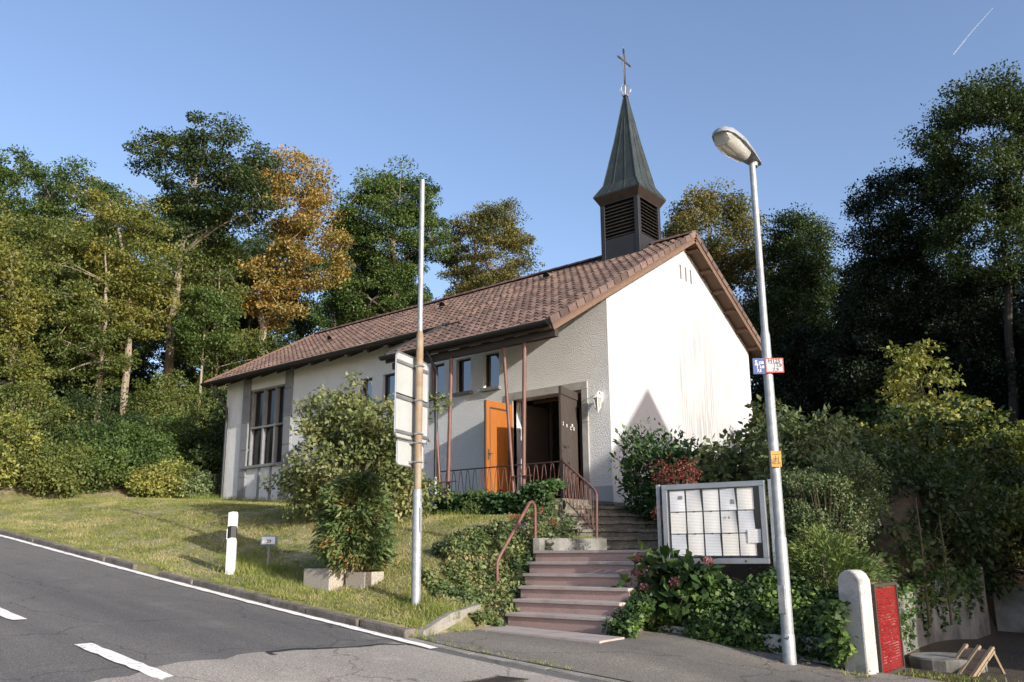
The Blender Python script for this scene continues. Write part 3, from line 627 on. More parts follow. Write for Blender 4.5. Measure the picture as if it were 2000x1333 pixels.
# bell turret
cx, cy = -1.52, W/2; tb = .60
turret = MB().box((cx-tb+.03, cy-tb+.03, 6.0), (cx+tb-.03, cy+tb-.03, 7.1)).build('bell_turret', 'copper_dark', church)
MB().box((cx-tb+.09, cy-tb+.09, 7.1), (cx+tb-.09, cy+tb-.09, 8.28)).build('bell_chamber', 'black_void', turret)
for sx, sy in ((-1, -1), (1, -1), (1, 1), (-1, 1)):
    a = (cx+sx*tb, cy+sy*tb); b = (cx+sx*(tb-.13), cy+sy*(tb-.13))
    MB().box((min(a[0], b[0]), min(a[1], b[1]), 6.0), (max(a[0], b[0]), max(a[1], b[1]), 8.28)).build('corner_post', 'copper_dark', turret, bevel=.008)
for d in range(4):
    ax = Vector((math.cos(d*math.pi/2), math.sin(d*math.pi/2), 0)); ay = Vector((-ax.y, ax.x, 0)); az = Vector((0, 0, 1))
    for i in range(10):
        z = 7.28+i*.098; t = Vector((cx, cy, z))+ax*(tb-.05)
        MB().obox(t, ay, (ax*.75-az*.66), (ax*.66+az*.75), (-tb+.132, -.045, -.006), (tb-.132, .045, .006)).build('louvre_slat', 'slat', turret)
    MB().obox((cx, cy, 0), ay, ax, az, (-tb+.132, tb-.06, 6.0), (tb-.132, tb-.01, 7.22)).build('base_panel', 'copper_dark', turret)
# spire: flared foot, four faces with standing seams
zt = 8.5; prof = [(.73, zt), (.52, zt+.36), (.27, zt+1.7), (.035, zt+3.17)]
mb = MB(); vs = [(cx+sx*h, cy+sy*h, z) for h, z in prof for sx, sy in ((-1, -1), (1, -1), (1, 1), (-1, 1))]
mb.add(vs, [(4*i+k, 4*i+(k+1) % 4, 4*i+4+(k+1) % 4, 4*i+4+k) for i in range(3) for k in range(4)]+[(12, 13, 14, 15)])
spire = mb.build('spire', 'copper', turret); spire['label'] = 'dark green copper spire with standing seams'
mb = MB(); vs = [(cx+sx*h, cy+sy*h, z) for h, z in ((.725, zt-.002), (.725, zt-.03), (.605, zt-.24), (.605, zt-.26)) for sx, sy in ((-1, -1), (1, -1), (1, 1), (-1, 1))]
mb.add(vs, [(0, 1, 2, 3)]+[(4*i+k, 4*i+(k+1) % 4, 4*i+4+(k+1) % 4, 4*i+4+k) for i in range(3) for k in range(4)]).build('cornice', 'copper_brown', turret)
for d in range(4):
    c_, s_ = math.cos(d*math.pi/2), math.sin(d*math.pi/2)
    tr = lambda h, u, z: (cx+c_*h-s_*u, cy+s_*h+c_*u, z)
    for fu in (-.36, .36): MB().tube([tr(h+.006, fu*h*(1 if i < 2 else (.86 if i == 2 else .55)), z) for i, (h, z) in enumerate(prof[:3]+[(.155, zt+2.4)])], .012, 5).build('seam', 'copper', turret)
    MB().tube([tr(h, h, z) for h, z in prof], .016, 5).build('hip_seam', 'copper', turret)
zt2 = zt+3.17
cr = MB().tube([(cx, cy, zt2-.1), (cx, cy, zt2+.32)], .016, 6).box((cx-.07, cy-.07, zt2-.02), (cx+.07, cy+.07, zt2+.01)).build('finial', 'brass', turret)
for d in (0, 1, 2):
    t = d*math.pi/3+.3; MB().tube([(cx+.165*math.cos(a)*math.cos(t), cy+.165*math.cos(a)*math.sin(t), zt2+.17+.165*math.sin(a)) for a in np.linspace(0, 2*math.pi, 24, endpoint=False)], .0085, 5, closed=True).build('globe_ring', 'brass', turret)
zc = zt2+1.10
for off in (-.028, .028):
    MB().tube([(cx, cy+off*.3, zt2+.3), (cx, cy+off, zc), (cx, cy+off*.1, zc+.46)], [.016, .016, .010], 5).build('cross_upright', 'brass', turret)
    MB().tube([(cx, cy-.40, zc+off*.1), (cx, cy, zc+off), (cx, cy+.40, zc+off*.1)], [.010, .016, .010], 5).build('cross_arm', 'brass', turret)
MB().box((cx-.016, cy-.026, zt2+.33), (cx+.016, cy+.026, zc+.40)).box((cx-.014, cy-.34, zc-.026), (cx+.014, cy+.34, zc+.026)).build('cross_core', 'gutter', turret)
MB().tube([(cx, cy+.19*math.cos(a), zc+.19*math.sin(a)) for a in np.linspace(0, 2*math.pi, 28, endpoint=False)], .007, 5, closed=True).build('cross_ring', 'brass', turret)
# lantern beside the door
lt = empty('wall_lantern', (-.22, -.14, 1.92), 'white metal wall lantern right of the church door', 'lantern')
def hexring(r, z): return [(r*math.cos(k*math.pi/3), r*math.sin(k*math.pi/3), z) for k in range(6)]
MB().add(hexring(.055, .05)+hexring(.095, .27), [(k, (k+1) % 6, 6+(k+1) % 6, 6+k) for k in range(6)]).build('glass', 'lens', lt)
for k in range(6):
    a, b = hexring(.058, .05)[k], hexring(.098, .27)[k]; MB().tube([a, b], .009, 4).build('cage_bar', 'white_paint', lt)
MB().add(hexring(.125, .27)+hexring(.05, .35)+hexring(.02, .39), [(6*i+k, 6*i+(k+1) % 6, 6*i+6+(k+1) % 6, 6*i+6+k) for i in range(2) for k in range(6)]+[tuple(range(6)), (12, 13, 14, 15, 16, 17)]).build('cap', 'white_paint', lt)
MB().add(hexring(.06, .05)+hexring(.03, 0)+hexring(.012, -.04), [(6*i+k, 6*i+(k+1) % 6, 6*i+6+(k+1) % 6, 6*i+6+k) for i in range(2) for k in range(6)]+[tuple(range(6))]).build('foot', 'white_paint', lt)
MB().tube([(0, 0, .38), (0, .04, .43), (0, .11, .42), (0, .135, .34)], .013, 6).box((-.04, .115, .2), (.04, .138, .42)).build('bracket', 'white_paint', lt)

# ------------------------------------------------------------------ steps and railings
st = empty('granite_steps', (2.9, -6.6, -1.99), 'flight of six reddish granite steps rising from the forecourt', 'steps')
O = Vector((2.9, -6.6, -1.99))
def loc(p): return tuple(Vector(p)-O)
for i in range(6):
    y = -4.8-.3*i; z = -1.03-.16*i; x0 = float(xl_stair(y))+.02*math.sin(i*5); x1 = 3.64+.055*i
    rs = MB().box(loc((x0+.02, y+.02, z-(.16 if i < 5 else .42))), loc((x1, y+.34, z-.042))).build('riser', 'granite', st)
    MB().box(loc((x0, y-.012, z-.04)), loc((x1, y+.36 if i else y+1.4, z))).build('tread', 'granite_top', st, bevel=.004)
MB().add([loc((x, y, zcourt(x, y)+dz)) for dz in (-.08, .02) for x, y in ((2.36, -7.02), (4.22, -7.02), (4.22, -6.5), (2.36, -6.5))], [(3, 2, 1, 0), (4, 5, 6, 7), (0, 1, 5, 4), (1, 2, 6, 5), (2, 3, 7, 6), (3, 0, 4, 7)]).build('foot_slab', 'granite_top', st, bevel=.004)
MB().box(loc((x0+.5, -6.15, -2.2)), loc((3.6, -4.9, -1.95))).build('step_core', 'concrete', st)
tag(MB().prism([(1.62, -3.98, -1.045), (4.0, -3.98, -1.045), (4.0, -1.4, -1.045), (2.4, -1.4, -1.045), (1.62, -2.9, -1.045)], (0, 0, -.08)).build('landing_slab', 'granite_top'), 'granite landing between the granite steps and the old stone steps', 'landing')
# old sandstone steps up to the porch, running off to the right
e1 = Vector((.86, -.5, 0)).normalized(); n1 = Vector((e1.y*-1, e1.x, 0)); A = Vector((.22, -2.15, -.10)); up = Vector((0, 0, 1))
us = empty('stone_steps', A-Vector((0, 0, .9)), 'mossy old sandstone steps between the landing and the church door', 'steps')
for i in range(6):
    z = -.10-.152*i; mb = MB(); w0 = -.12+.03*math.sin(i*3); w1 = 2.25; k = 14; vs = []
    for j in range(k+1):
        u = w0+(w1-w0)*j/k; jj = random.uniform(-.015, .02); jz = random.uniform(-.012, .012)
        p = A+e1*(.3*i+jj)+n1*u; q = A+e1*(.3*i-.32)+n1*u
        for pt, zz in ((q, z), (p, z+jz), (p+e1*.01, z-.05+jz), (p-e1*.03, z-.07), (p-e1*.03, z-.17)): vs.append((pt.x-A.x, pt.y-A.y, zz+.1+.8))
    mb.add(vs, [(5*j+m, 5*j+m+1, 5*j+6+m, 5*j+5+m) for j in range(k) for m in range(4)]+[(0, 1, 2, 3, 4), tuple(5*k+m for m in (4, 3, 2, 1, 0))])
    mb.build('step', 'sandstone', us)
    MB().add([tuple(v) for v in [(*(A+e1*(.3*i-.05)+n1*(w0+.03)-A).xy, z-.85+.9), (*(A+e1*(.3*i-.05)+n1*w1-A).xy, z-.85+.9), (*(A+e1*(.3*i-.05)+n1*w1-A).xy, z-.17+.9), (*(A+e1*(.3*i-.05)+n1*(w0+.03)-A).xy, z-.17+.9)]], [(0, 1, 2, 3)]).build('step_backing', 'sandstone', us)
tag(MB().box((-.3, -2.2, -.62), (.34, .0, -.105)).build('porch_corner_slab', 'sandstone', bevel=.01), 'sandstone slab at the head of the old steps beside the door', 'slab')
# low wall of the flower bed
bwl = MB().prism([(1.56, -4.78, -1.15), (1.66, -4.74, -1.15), (1.82, -3.1, -1.15), (1.72, -3.06, -1.15)], (0, 0, .31)); tag(bwl.build('bed_wall', 'concrete_dark', bevel=.01), 'low pale concrete wall edging the rose bed above the granite steps', 'low wall')
# porch railing with hairpin balusters
pr_ = empty('porch_railing', (-1.4, -2.1, -.06), 'thin brown iron porch railing with hairpin balusters', 'railing'); y0 = -2.1
def L3(p): return (p[0]+1.4, p[1]+2.1, p[2]+.06)
MB().tube([L3((-3.15, y0, .66)), L3((.24, y0, .64))], .014, 6).build('top_rail', 'rail_dark', pr_); MB().tube([L3((-3.15, y0, .0)), L3((.24, y0, .0))], .009, 5).build('bottom_rail', 'rail_dark', pr_)
def hairpin(p, d, h, w, name, par, mat='rust_red', r=.0075):
    """baluster bent from one rod: a narrow inverted V, looped at the top"""
    p = Vector(p); d = Vector(d); zz = Vector((0, 0, 1))
    pts = [p-d*w/2+zz*.03, p-d*w*.17+zz*(h-.09), p-d*w*.10+zz*(h-.045), p+zz*(h-.03), p+d*w*.10+zz*(h-.045), p+d*w*.17+zz*(h-.09), p+d*w/2+zz*.03]
    MB().tube(pts, r, 5).tube([p+zz*(h-.03), p+zz*h], r, 5).tube([p+d*w/2+zz*.03, p+d*w/2], r*1.2, 5).build(name, mat, par)
for i in range(17): hairpin(L3((-3.02+i*.2, y0, .0)), (1, 0, 0), .65, .19, 'baluster', pr_, 'rail_dark' if i < 6 else 'rust_red')
for x in (-3.15, .24): MB().tube([L3((x, y0, -.1)), L3((x, y0, .66))], .013, 6).build('rail_post', 'rail_dark', pr_)
for x in (-2.55, -.62): MB().box(L3((x-.14, y0-.36, .38+.0)), L3((x+.34, y0-.3, .395))).build('tie_bar', 'rust_red', pr_)
sr_ = empty('stair_railing', (.24, -2.1, -.1), 'brown iron handrail with hairpin balusters down the old stone steps', 'railing')
B = Vector((.24, -2.1, -.1)); q0 = Vector((0, 0, .74)); q1 = e1*1.36+Vector((0, 0, .09)); bt = e1*1.36+Vector((0, 0, -.70))
MB().tube([q0, q0+(q1-q0)*.97, q1+e1*.035-up*.07, q1+e1*.03-up*.18, bt-up*.08+e1*-.02], .022, 8).build('hand_rail', 'rust_red', sr_, smooth=True)
lo = [e1*.1+Vector((0, 0, -.02)), bt+up*.06]; MB().tube(lo, .011, 6).build('lower_rail', 'rust_red', sr_)
for i in range(8):
    t = (i+.6)/8; top = q0+(q1-q0)*t; b0 = lo[0]+(lo[1]-lo[0])*t; d = e1*.07
    MB().tube([b0-d+up*.045, top-up*.06-d*.3, top-up*.02, top-up*.06+d*.3, b0+d-up*.045], .007, 5).build('baluster', 'rust_red', sr_)
# dark railing on the far side of the stone steps
dr = empty('side_railing', (2.0, -1.0, -.9), 'dark iron railing half hidden by the laurel beside the stone steps', 'railing')
p0 = Vector((A+n1*2.2+e1*.1-Vector((2.0, -1.0, -.9)))); p1 = p0+e1*1.5-up*.74
MB().tube([p0+up*.72, p1+up*.72, p1-up*.05], .018, 6).build('hand_rail', 'rail_dark', dr); MB().tube([p0+up*.08, p1+up*.08], .01, 5).build('lower_rail', 'rail_dark', dr)
for i in range(9): t = i/9; q = p0+(p1-p0)*t; MB().tube([q+up*.06, q+up*.72], .008, 5).build('baluster', 'rail_dark', dr)
# lower handrail
hr = empty('handrail', (1.5, -5.55, -1.66), 'bent brown tubular handrail beside the granite steps', 'handrail'); H = Vector((1.5, -5.55, -1.66))
pts = [(1.5, -4.64, -1.0), (1.5, -4.63, -.42), (1.5, -4.645, -.335), (1.5, -4.70, -.285), (1.5, -4.77, -.30), (1.5, -5.50, -1.11), (1.5, -5.55, -1.19), (1.5, -5.555, -1.30), (1.5, -5.53, -1.9)]
MB().tube([Vector(p)-H for p in pts], .026, 12).build('tube', 'rust_red', hr, smooth=True)

# ------------------------------------------------------------------ street furniture
def gz(x, y): return float(ground(x, y))
# traffic sign seen from behind
sg = empty('traffic_sign', (1.51, -7.2, -1.78), 'tall galvanised sign post with two grey sign plates seen from behind', 'sign post', rz=R(17))
MB().tube([(0, 0, -.3), (0, 0, 1.52), (0, 0, 1.56)], [.062, .062, .052], 20).build('pole_foot', 'steel', sg, smooth=True)
MB().tube([(0, 0, 1.56), (0, 0, 3.68), (0, 0, 3.74)], [.05, .05, .036], 20).build('pole_sleeve', 'steel_rust', sg, smooth=True)
MB().tube([(0, 0, 3.74), (0, 0, 6.0)], .036, 18).build('pole_top', 'steel', sg, smooth=True)
MB().box((.055, -.045, 1.0), (.066, .02, 1.32)).build('hatch', 'steel', sg, bevel=.004)
def plate(y0, y1, z0, z1, rad, nm):
    pts = []
    for cy_, cz_, a0 in ((y1-rad, z0+rad, -90), (y1-rad, z1-rad, 0), (y0+rad, z1-rad, 90), (y0+rad, z0+rad, 180)):
        pts += [(-.105, cy_+rad*math.cos(R(a0+k*15)), cz_+rad*math.sin(R(a0+k*15))) for k in range(7)]
    o = MB().prism(pts, (.004, 0, 0)).build(nm, 'alu_back', sg)
    rim = [(-.098, *p[1:]) for p in pts]; MB().tube(rim, .011, 6, closed=True).build('rim', 'alu', o)
    return o
pl = plate(-.47, .44, 2.22, 3.37, .08, 'sign_plate'); p2 = plate(-.40, .34, 1.86, 2.19, .04, 'sign_plate')
for z in (3.24, 2.76, 2.30): MB().box((-.099, -.455, z-.02), (-.078, .425, z+.02)).build('bracket', 'alu', sg); MB().tube([(.058*math.cos(t), .058*math.sin(t), z) for t in np.linspace(0, 2*math.pi, 16, endpoint=False)], .012, 5, closed=True).build('clamp', 'alu', sg)
MB().box((-.0995, -.46, 2.795), (-.092, .43, 2.812)).build('plate_joint', 'black_plastic', sg)
for z in (2.18, 1.92): MB().tube([(.058*math.cos(t), .058*math.sin(t), z) for t in np.linspace(0, 2*math.pi, 16, endpoint=False)], .011, 5, closed=True).build('clamp', 'alu', sg); MB().box((-.1, -.08, z-.015), (-.05, .08, z+.015)).build('bracket', 'alu', sg)
# delineator
dz = gz(-2.25, -7.55); dp = empty('delineator_post', (-2.25, -7.55, dz), 'white road delineator post with black band and reflector', 'delineator', rz=R(-40)); dp.rotation_euler.y = R(3.0); dp.scale = (1.3, 1.3, 1)
def tri(z, s=1): return [(-.062*s, -.0, z), (-.03*s, -.045*s, z), (.03*s, -.045*s, z), (.062*s, 0, z), (.05*s, .06*s, z), (-.05*s, .06*s, z)]
def tri_seg(z0, z1, sl0=0, sl1=0, s=1):
    a = [(x, y, z+sl0*x) for x, y, z in tri(z0, s)]; b = [(x, y, z+sl1*x) for x, y, z in tri(z1, s)]
    return MB().add(a+b, [tuple(range(6))[::-1], tuple(range(6, 12))]+[(i, (i+1) % 6, 6+(i+1) % 6, 6+i) for i in range(6)])
tri_seg(-.2, .52, 0, .55).build('post', 'white_plastic', dp); tri_seg(.525, .70, .55, .55, .985).build('band', 'black_plastic', dp); tri_seg(.705, .93, .55, .35).build('post_head', 'white_plastic', dp)
MB().box((-.005, -.052, .53), (.03, -.0445, .69)).build('reflector', 'reflector', dp)
# hydrant number sign
nx_, ny_ = -2.05, -7.0; ns = empty('number_sign', (nx_, ny_, gz(nx_, ny_)), 'small grey stake sign numbered 29 on the grass bank', 'sign', rz=R(38))
MB().box((-.018, .0, -.1), (.018, .02, .40)).build('stake', 'concrete_grey', ns); MB().prism([(-.125, -.03, .37), (.125, -.03, .37), (.13, -.03, .50), (0, -.03, .53), (-.13, -.03, .50)], (0, .05, 0)).build('housing', 'blue_grey', ns, bevel=.004)
MB().box((-.105, -.036, .385), (.105, -.031, .495)).build('face', 'white_paint', ns); text('29', .075, 'black_paint', ns, (.01, -.0372, .425), (1, 0, 0), (0, 0, 1)); text('.............', .03, 'blue_grey', ns, (0, -.0372, .485), (1, 0, 0), (0, 0, 1))
# lamp post
lz = -2.28; lp = empty('street_lamp', (5.9, -5.87, lz), 'tall galvanised street lamp with tilted boxy head by the notice board', 'street lamp')
MB().tube([(0, 0, -.05), (0, 0, .33), (0, 0, .34)], [.072, .072, .068], 24).build('pole_base', 'steel', lp, smooth=True)
MB().tube([(0, 0, .34), (0, 0, 1.34), (0, 0, 1.37)], [.068, .066, .06], 24).build('pole', 'steel', lp, smooth=True)
MB().tube([(0, 0, 1.37), (0, 0, 3.68), (0, 0, 3.74)], [.059, .054, .043], 24).build('pole', 'steel', lp, smooth=True)
MB().tube([(0, 0, 3.74), (0, 0, 5.86)], [.042, .038], 20).build('pole_top', 'steel', lp, smooth=True)
MB().box((-.05, -.0735, .55), (.03, -.055, .85)).build('hatch', 'steel', lp, bevel=.006)
MB().tube([(-.02, -.0735, .30), (.03, -.0735, .29), (.04, -.0735, .32)], .004, 4).build('scratch', 'black_paint', lp)
def lamp_head(par):
    hd = Vector((-.13, -.96, .17)).normalized(); sd_ = Vector((hd.y, -hd.x, 0)).normalized()*-1; nu = sd_.cross(hd); nu = nu if nu.z > 0 else -nu
    o0 = Vector((0, 0, 5.9))-hd*.14
    secs = [(0.0, .05, .025, .04), (.06, .075, .05, .055), (.28, .12, .10, .07), (.52, .155, .135, .075), (.74, .15, .125, .07), (.84, .11, .09, .055), (.88, .05, .05, .03)]
    vs = []; fs = []; k = 10
    for t, w, h, d in secs:
        for j in range(k):
            a = math.pi*j/(k-1); vs.append(o0+hd*t+sd_*w*math.cos(a)+nu*h*math.sin(a)**.7)
    for i in range(len(secs)-1):
        for j in range(k-1): a = i*k+j; fs.append((a, a+1, a+k+1, a+k))
        fs.append((i*k+k-1, i*k, (i+1)*k, (i+1)*k+k-1))
    fs += [tuple(range(k)), tuple(range((len(secs)-1)*k, len(secs)*k))]
    MB().add(vs, fs).build('housing', 'steel', par, smooth=True)
    vs = []
    for t, w, d in ((.30, .09, .0), (.34, .10, .11), (.60, .125, .15), (.78, .115, .12), (.83, .09, .0)):
        for j in range(8):
            a = math.pi*j/7; vs.append(o0+hd*t+sd_*w*math.cos(a)-nu*(d*math.sin(a)**.5+.004))
    g_ = MB().add(vs, [(i*8+j, i*8+j+1, i*8+9+j, i*8+8+j) for i in range(4) for j in range(7)]).build('lens_bowl', 'bowl', par, smooth=True)
    MB().obox(o0, hd, sd_, nu, (.34, -.085, -.045), (.80, .085, -.01)).build('reflector', 'alu', par); MB().tube([o0+hd*.42-nu*.07, o0+hd*.52-nu*.07, o0+hd*.64-nu*.07, o0+hd*.68-nu*.07], [.02, .035, .035, .02], 10).build('bulb', 'lens', par, smooth=True)
    MB().tube([o0+hd*.1-nu*.06, o0+hd*.1+nu*.03], .05, 12).build('socket', 'steel', par)
lamp_head(lp)
# hydrant plates and a yellow plate on the lamp post
hx_ = Vector((.80, .60, 0)).normalized(); hn = Vector((.60, -.80, 0)).normalized()
def hplate(name, label, z, x0, x1, h, mat, rim, lines, tcol, fwd):
    o = Vector((5.9, -5.87, z))+hn*fwd
    e = empty(name, o, label, 'sign')
    MB().obox((0, 0, 0), hx_, hn, up, (x0, -.004, -h/2), (x1, .004, h/2)).build('plate', rim or mat, e, bevel=.003)
    if rim: MB().obox((0, 0, 0), hx_, hn, up, (x0+.014, .004, -h/2+.014), (x1-.014, .0055, h/2-.014)).build('face', mat, e)
    for s, sz, fx, fz in lines: text(s, sz, tcol, e, tuple(hx_*(x0+(x1-x0)*fx)+up*(h*fz)+hn*.0062), hx_, up)
    return e
e = hplate('hydrant_sign', 'white plate with red rim reading H125 on the street lamp', 1.03, -.045, .165, .175, 'sign_white', 'sign_red', [('H125', .062, .5, .29), ('7,9', .058, .55, -.30), ('2,8', .052, .74, .0)], 'black_paint', .072)
MB().obox((0, 0, 0), hx_, hn, up, (.0, .0056, .022), (.125, .0066, .028)).obox((0, 0, 0), hx_, hn, up, (.058, .0056, -.025), (.064, .0066, .022)).build('tee_symbol', 'black_paint', e)
e = hplate('valve_sign', 'blue plate reading S 125 on the left of the street lamp', 1.025, -.185, -.048, .19, 'sign_blue', None, [('S', .065, .28, .22), ('125', .042, .7, .20), ('2,0', .042, .74, -.06), ('7,5', .042, .5, -.30)], 'white_paint', .066)
MB().obox((0, 0, 0), hx_, hn, up, (-.165, .0042, .012), (-.105, .0052, .017)).obox((0, 0, 0), hx_, hn, up, (-.137, .0042, -.03), (-.132, .0052, .012)).build('tee_symbol', 'white_paint', e)
e = hplate('yellow_plate', 'small weathered yellow plate low on the street lamp', -.05, -.06, .055, .18, 'yellow_plate', None, [], 'black_paint', .078)
for q in (((-.045, .0042, .05), (.045, .0052, .056)), ((-.035, .0042, .0), (.02, .0052, .006)), ((-.045, .0042, -.05), (.045, .0052, -.045)), ((-.01, .0042, -.03), (-.004, .0052, .04)), ((.02, .0042, -.06), (.026, .0052, .03))): MB().obox((0, 0, 0), hx_, hn, up, *q).build('faded_print', 'black_paint', e)
# notice board
bx = Vector((1.45, .23, 0)).normalized(); bn = Vector((bx.y, -bx.x, 0)); Bo = Vector((3.88, -4.98, -2.0))
nb = empty('notice_board', Bo, 'aluminium glazed notice board on two posts, filled with white papers', 'notice board')
for t, z1 in ((0, 1.83), (1.50, 1.83)): MB().obox((0, 0, 0), bx, bn, up, (t-.02, -.035, -.1), (t+.03, .015, z1)).build('post', 'steel', nb, bevel=.004)
b0, b1, z0, z1 = .07, 1.44, .78, 1.82
MB().obox((0, 0, 0), bx, bn, up, (b0, -.04, z0), (b1, -.0, z1)).build('case', 'alu', nb, bevel=.004)
MB().obox((0, 0, 0), bx, bn, up, (b0+.07, .001, z0+.07), (b1-.07, .004, z1-.07)).build('backing', 'board_back', nb)
for q in (((b0, .0, z0), (b1, .045, z0+.07)), ((b0, .0, z1-.07), (b1, .045, z1)), ((b0, .0, z0+.07), (b0+.07, .045, z1-.07)), ((b1-.07, .0, z0+.07), (b1, .045, z1-.07))): MB().obox((0, 0, 0), bx, bn, up, *q).build('frame', 'alu', nb, bevel=.006)
for t in (.42, 1.15): MB().obox((0, 0, 0), bx, bn, up, (t-.012, .046, z0+.022), (t+.012, .052, z0+.046)).build('lock', 'iron', nb)
pw, ph = .208, .277
for c in range(5):
    for r in range(3):
        xx = b0+.10+c*.228; zz = z1-.085-r*.288-ph
        if c == 4: xx -= .004
        vs = []; n = 7; ph_ = random.uniform(0, 6); am = random.uniform(.003, .012); cl = random.uniform(0, .035) if random.random() < .5 else 0
        for j in range(5):
            for i in range(n+1):
                u = i/n; v = j/4; d = .007+am*abs(math.sin(u*math.pi*random.uniform(.98, 1.02)+ph_*.1))*(1-.6*v)+cl*u*u*v
                p = bx*(xx+u*pw-cl*.3*u*v)+up*(zz+v*ph)+bn*d; vs.append(p-(bx*xx+up*zz))
        o = MB().add(vs, [(j*(n+1)+i, j*(n+1)+i+1, (j+1)*(n+1)+i+1, (j+1)*(n+1)+i) for j in range(4) for i in range(n)]).build('paper', 'paper', nb, smooth=True, loc=bx*xx+up*zz)
        MB().tube([bx*(xx+pw/2)+up*(zz-.006)+bn*.004, bx*(xx+pw/2)+up*(zz-.006)+bn*.018], .010, 8).build('magnet', 'black_plastic', nb)
MB().obox((0, 0, 0), bx, bn, up, (b1-.255, .022, z0+.26), (b1-.085, .024, z0+.43)).build('paper', 'paper', nb)
for xx, zz, w, h in ((b0+.22, z1-.20, .06, .045), (b0+.10+3*.228+.135, z1-.285, .055, .06), (b0+.1+3*.228+.05, z1-.47, .012, .03), (b0+.1+3*.228+.10, z1-.47, .012, .03)): MB().obox((0, 0, 0), bx, bn, up, (xx, .0195, zz), (xx+w, .0205, zz+h)).build('printed_picture', 'concrete_grey', nb)
gl = MB().add([bx*u+up*z+bn*.04 for u, z in ((b0+.07, z0+.07), (b1-.07, z0+.07), (b1-.07, z1-.07), (b0+.07, z1-.07))], [(0, 1, 2, 3)])
m, n_, l_, p_ = nodes('pane'); out = n_['Material Output']; tr = n_.new('ShaderNodeBsdfTransparent'); gs = n_.new('ShaderNodeBsdfGlossy'); gs.inputs['Roughness'].default_value = .03; mx = n_.new('ShaderNodeMixShader'); fr = n_.new('ShaderNodeFresnel'); fr.inputs[0].default_value = 1.45
mx.inputs[0].default_value = .06; l_.new(tr.outputs[0], mx.inputs[1]); l_.new(gs.outputs[0], mx.inputs[2]); l_.new(mx.outputs[0], out.inputs[0]); gl.build('glass_pane', 'pane', nb)
# gate pillars and red gate
def pillar(x, y, label, w=.27, d=.21, h=1.06, rz=0):
    z = float(zroad(x))+.0; e = empty('gate_pillar', (x, y, z), label, 'gate pillar', 'rounded concrete gate pillars', rz)
    pts = [(-w/2, -.0, -.2), (w/2, 0, -.2), (w/2, 0, h-w/2)]+[(w/2*math.cos(R(a)), 0, h-w/2+w/2*math.sin(R(a))) for a in range(15, 166, 15)]+[(-w/2, 0, h-w/2)]
    o = MB().prism([(p[0]+random.uniform(-.004, .004), -d/2, p[2]) for p in pts], (0, d, 0)).build('pillar_body', 'concrete_old', e, bevel=.02); return e
pillar(6.57, -5.62, 'weathered whitewashed gate pillar with rounded top, left of the red gate', rz=R(-14)); pillar(8.95, -7.3, 'rounded concrete gate pillar standing at the near end of the yard entrance', rz=R(14))
gt = empty('gate', (6.72, -5.48, -2.45), 'red gate of diagonal mesh in a dark iron frame', 'gate', rz=R(91))
gl_, gh = .92, .96; mb = MB()
for q in (((0, -.016, .07), (.035, .016, .07+gh)), ((gl_-.035, -.016, .02), (gl_, .016, .07+gh)), ((.035, -.016, .07), (gl_-.035, .016, .105)), ((.035, -.016, .035+gh), (gl_-.035, .016, .07+gh))): mb.box(*q)
mb.build('frame', 'iron', gt)
nst = 30
for i in range(nst):
    z = .12+i*(gh-.1)/nst
    MB().obox((0, 0, 0), (1, 0, 0), (0, 1, 0), (0, 0, 1), (.035, .002, z), (gl_-.035, .006, z+.018)).build('mesh_bar', 'gate_red', gt)
mb = MB()
for i in range(26): x = .04+i*(gl_-.08)/26; mb.add([(x, -.004, .105), (x+.012, -.004, .105), (x+.05, -.004, gh+.03), (x+.038, -.004, gh+.03)], [(0, 1, 2, 3)])
mb.build('mesh_strips', 'gate_red', gt)
# retaining walls round the yard
tag(MB().prism([(6.26, -5.45, -2.7), (6.42, .9, -2.75), (6.42, .9, -1.35), (6.36, -2.5, -1.5), (6.30, -4.4, -1.72), (6.26, -5.45, -1.8)], (.2, 0, 0)).build('retaining_wall', 'concrete_dark', bevel=.02), 'stained concrete retaining wall behind the red gate', 'retaining wall')
ww = empty('yard_wall', (8.5, 1.6, -2.7), 'dark concrete wall panels closing the yard at the back', 'retaining wall')
for i in range(7): MB().box((-1.9+i*1.15, -.08+.02*math.sin(i*9), -.1), (-.78+i*1.15, .1, 1.0+.05*math.sin(i*4))).build('wall_panel', 'concrete_dark', ww, bevel=.012)
# yard clutter
mb = MB(); vs = []
for z, rr in ((-.1, .40), (.28, .42), (.30, .40)):
    for k in range(18): t = 2*math.pi*k/18; vs.append((rr*math.cos(t), rr*math.sin(t), z))
cb = mb.add(vs, [(18*i+k, 18*i+(k+1) % 18, 18*i+18+(k+1) % 18, 18*i+18+k) for i in range(2) for k in range(18)]+[tuple(range(36, 54))]).build('concrete_block', 'concrete_dark', loc=(6.98, -3.75, -2.60)); tag(cb, 'low round concrete well cover beside the wooden hatch', 'well cover')
ht = empty('wooden_hatch', (7.36, -3.85, -2.62), 'leaning wooden hatch of boards with three battens in the yard', 'hatch', rz=R(-28)); tl = R(38); ax = Vector((1, 0, 0)); ay = Vector((0, -math.cos(tl), -math.sin(tl))); az = ax.cross(ay)*-1; az = az if az.z > 0 else -az
for i in range(4): MB().obox((0, 0, .42), ax, ay, az, (-.2+i*.0, .0+i*.17, 0), (.2, .16+i*.17, .018)).build('board', 'weathered_wood', ht)
for xx in (-.19, -.02, .15): MB().obox((0, 0, .42), ax, ay, az, (xx, -.03, .019), (xx+.04, .68, .05)).build('batten', 'weathered_wood', ht)
for s in (-.17, .15): MB().tube([(s, .02, .42), (s, .25, 0)], .018, 5).build('strut', 'weathered_wood', ht)
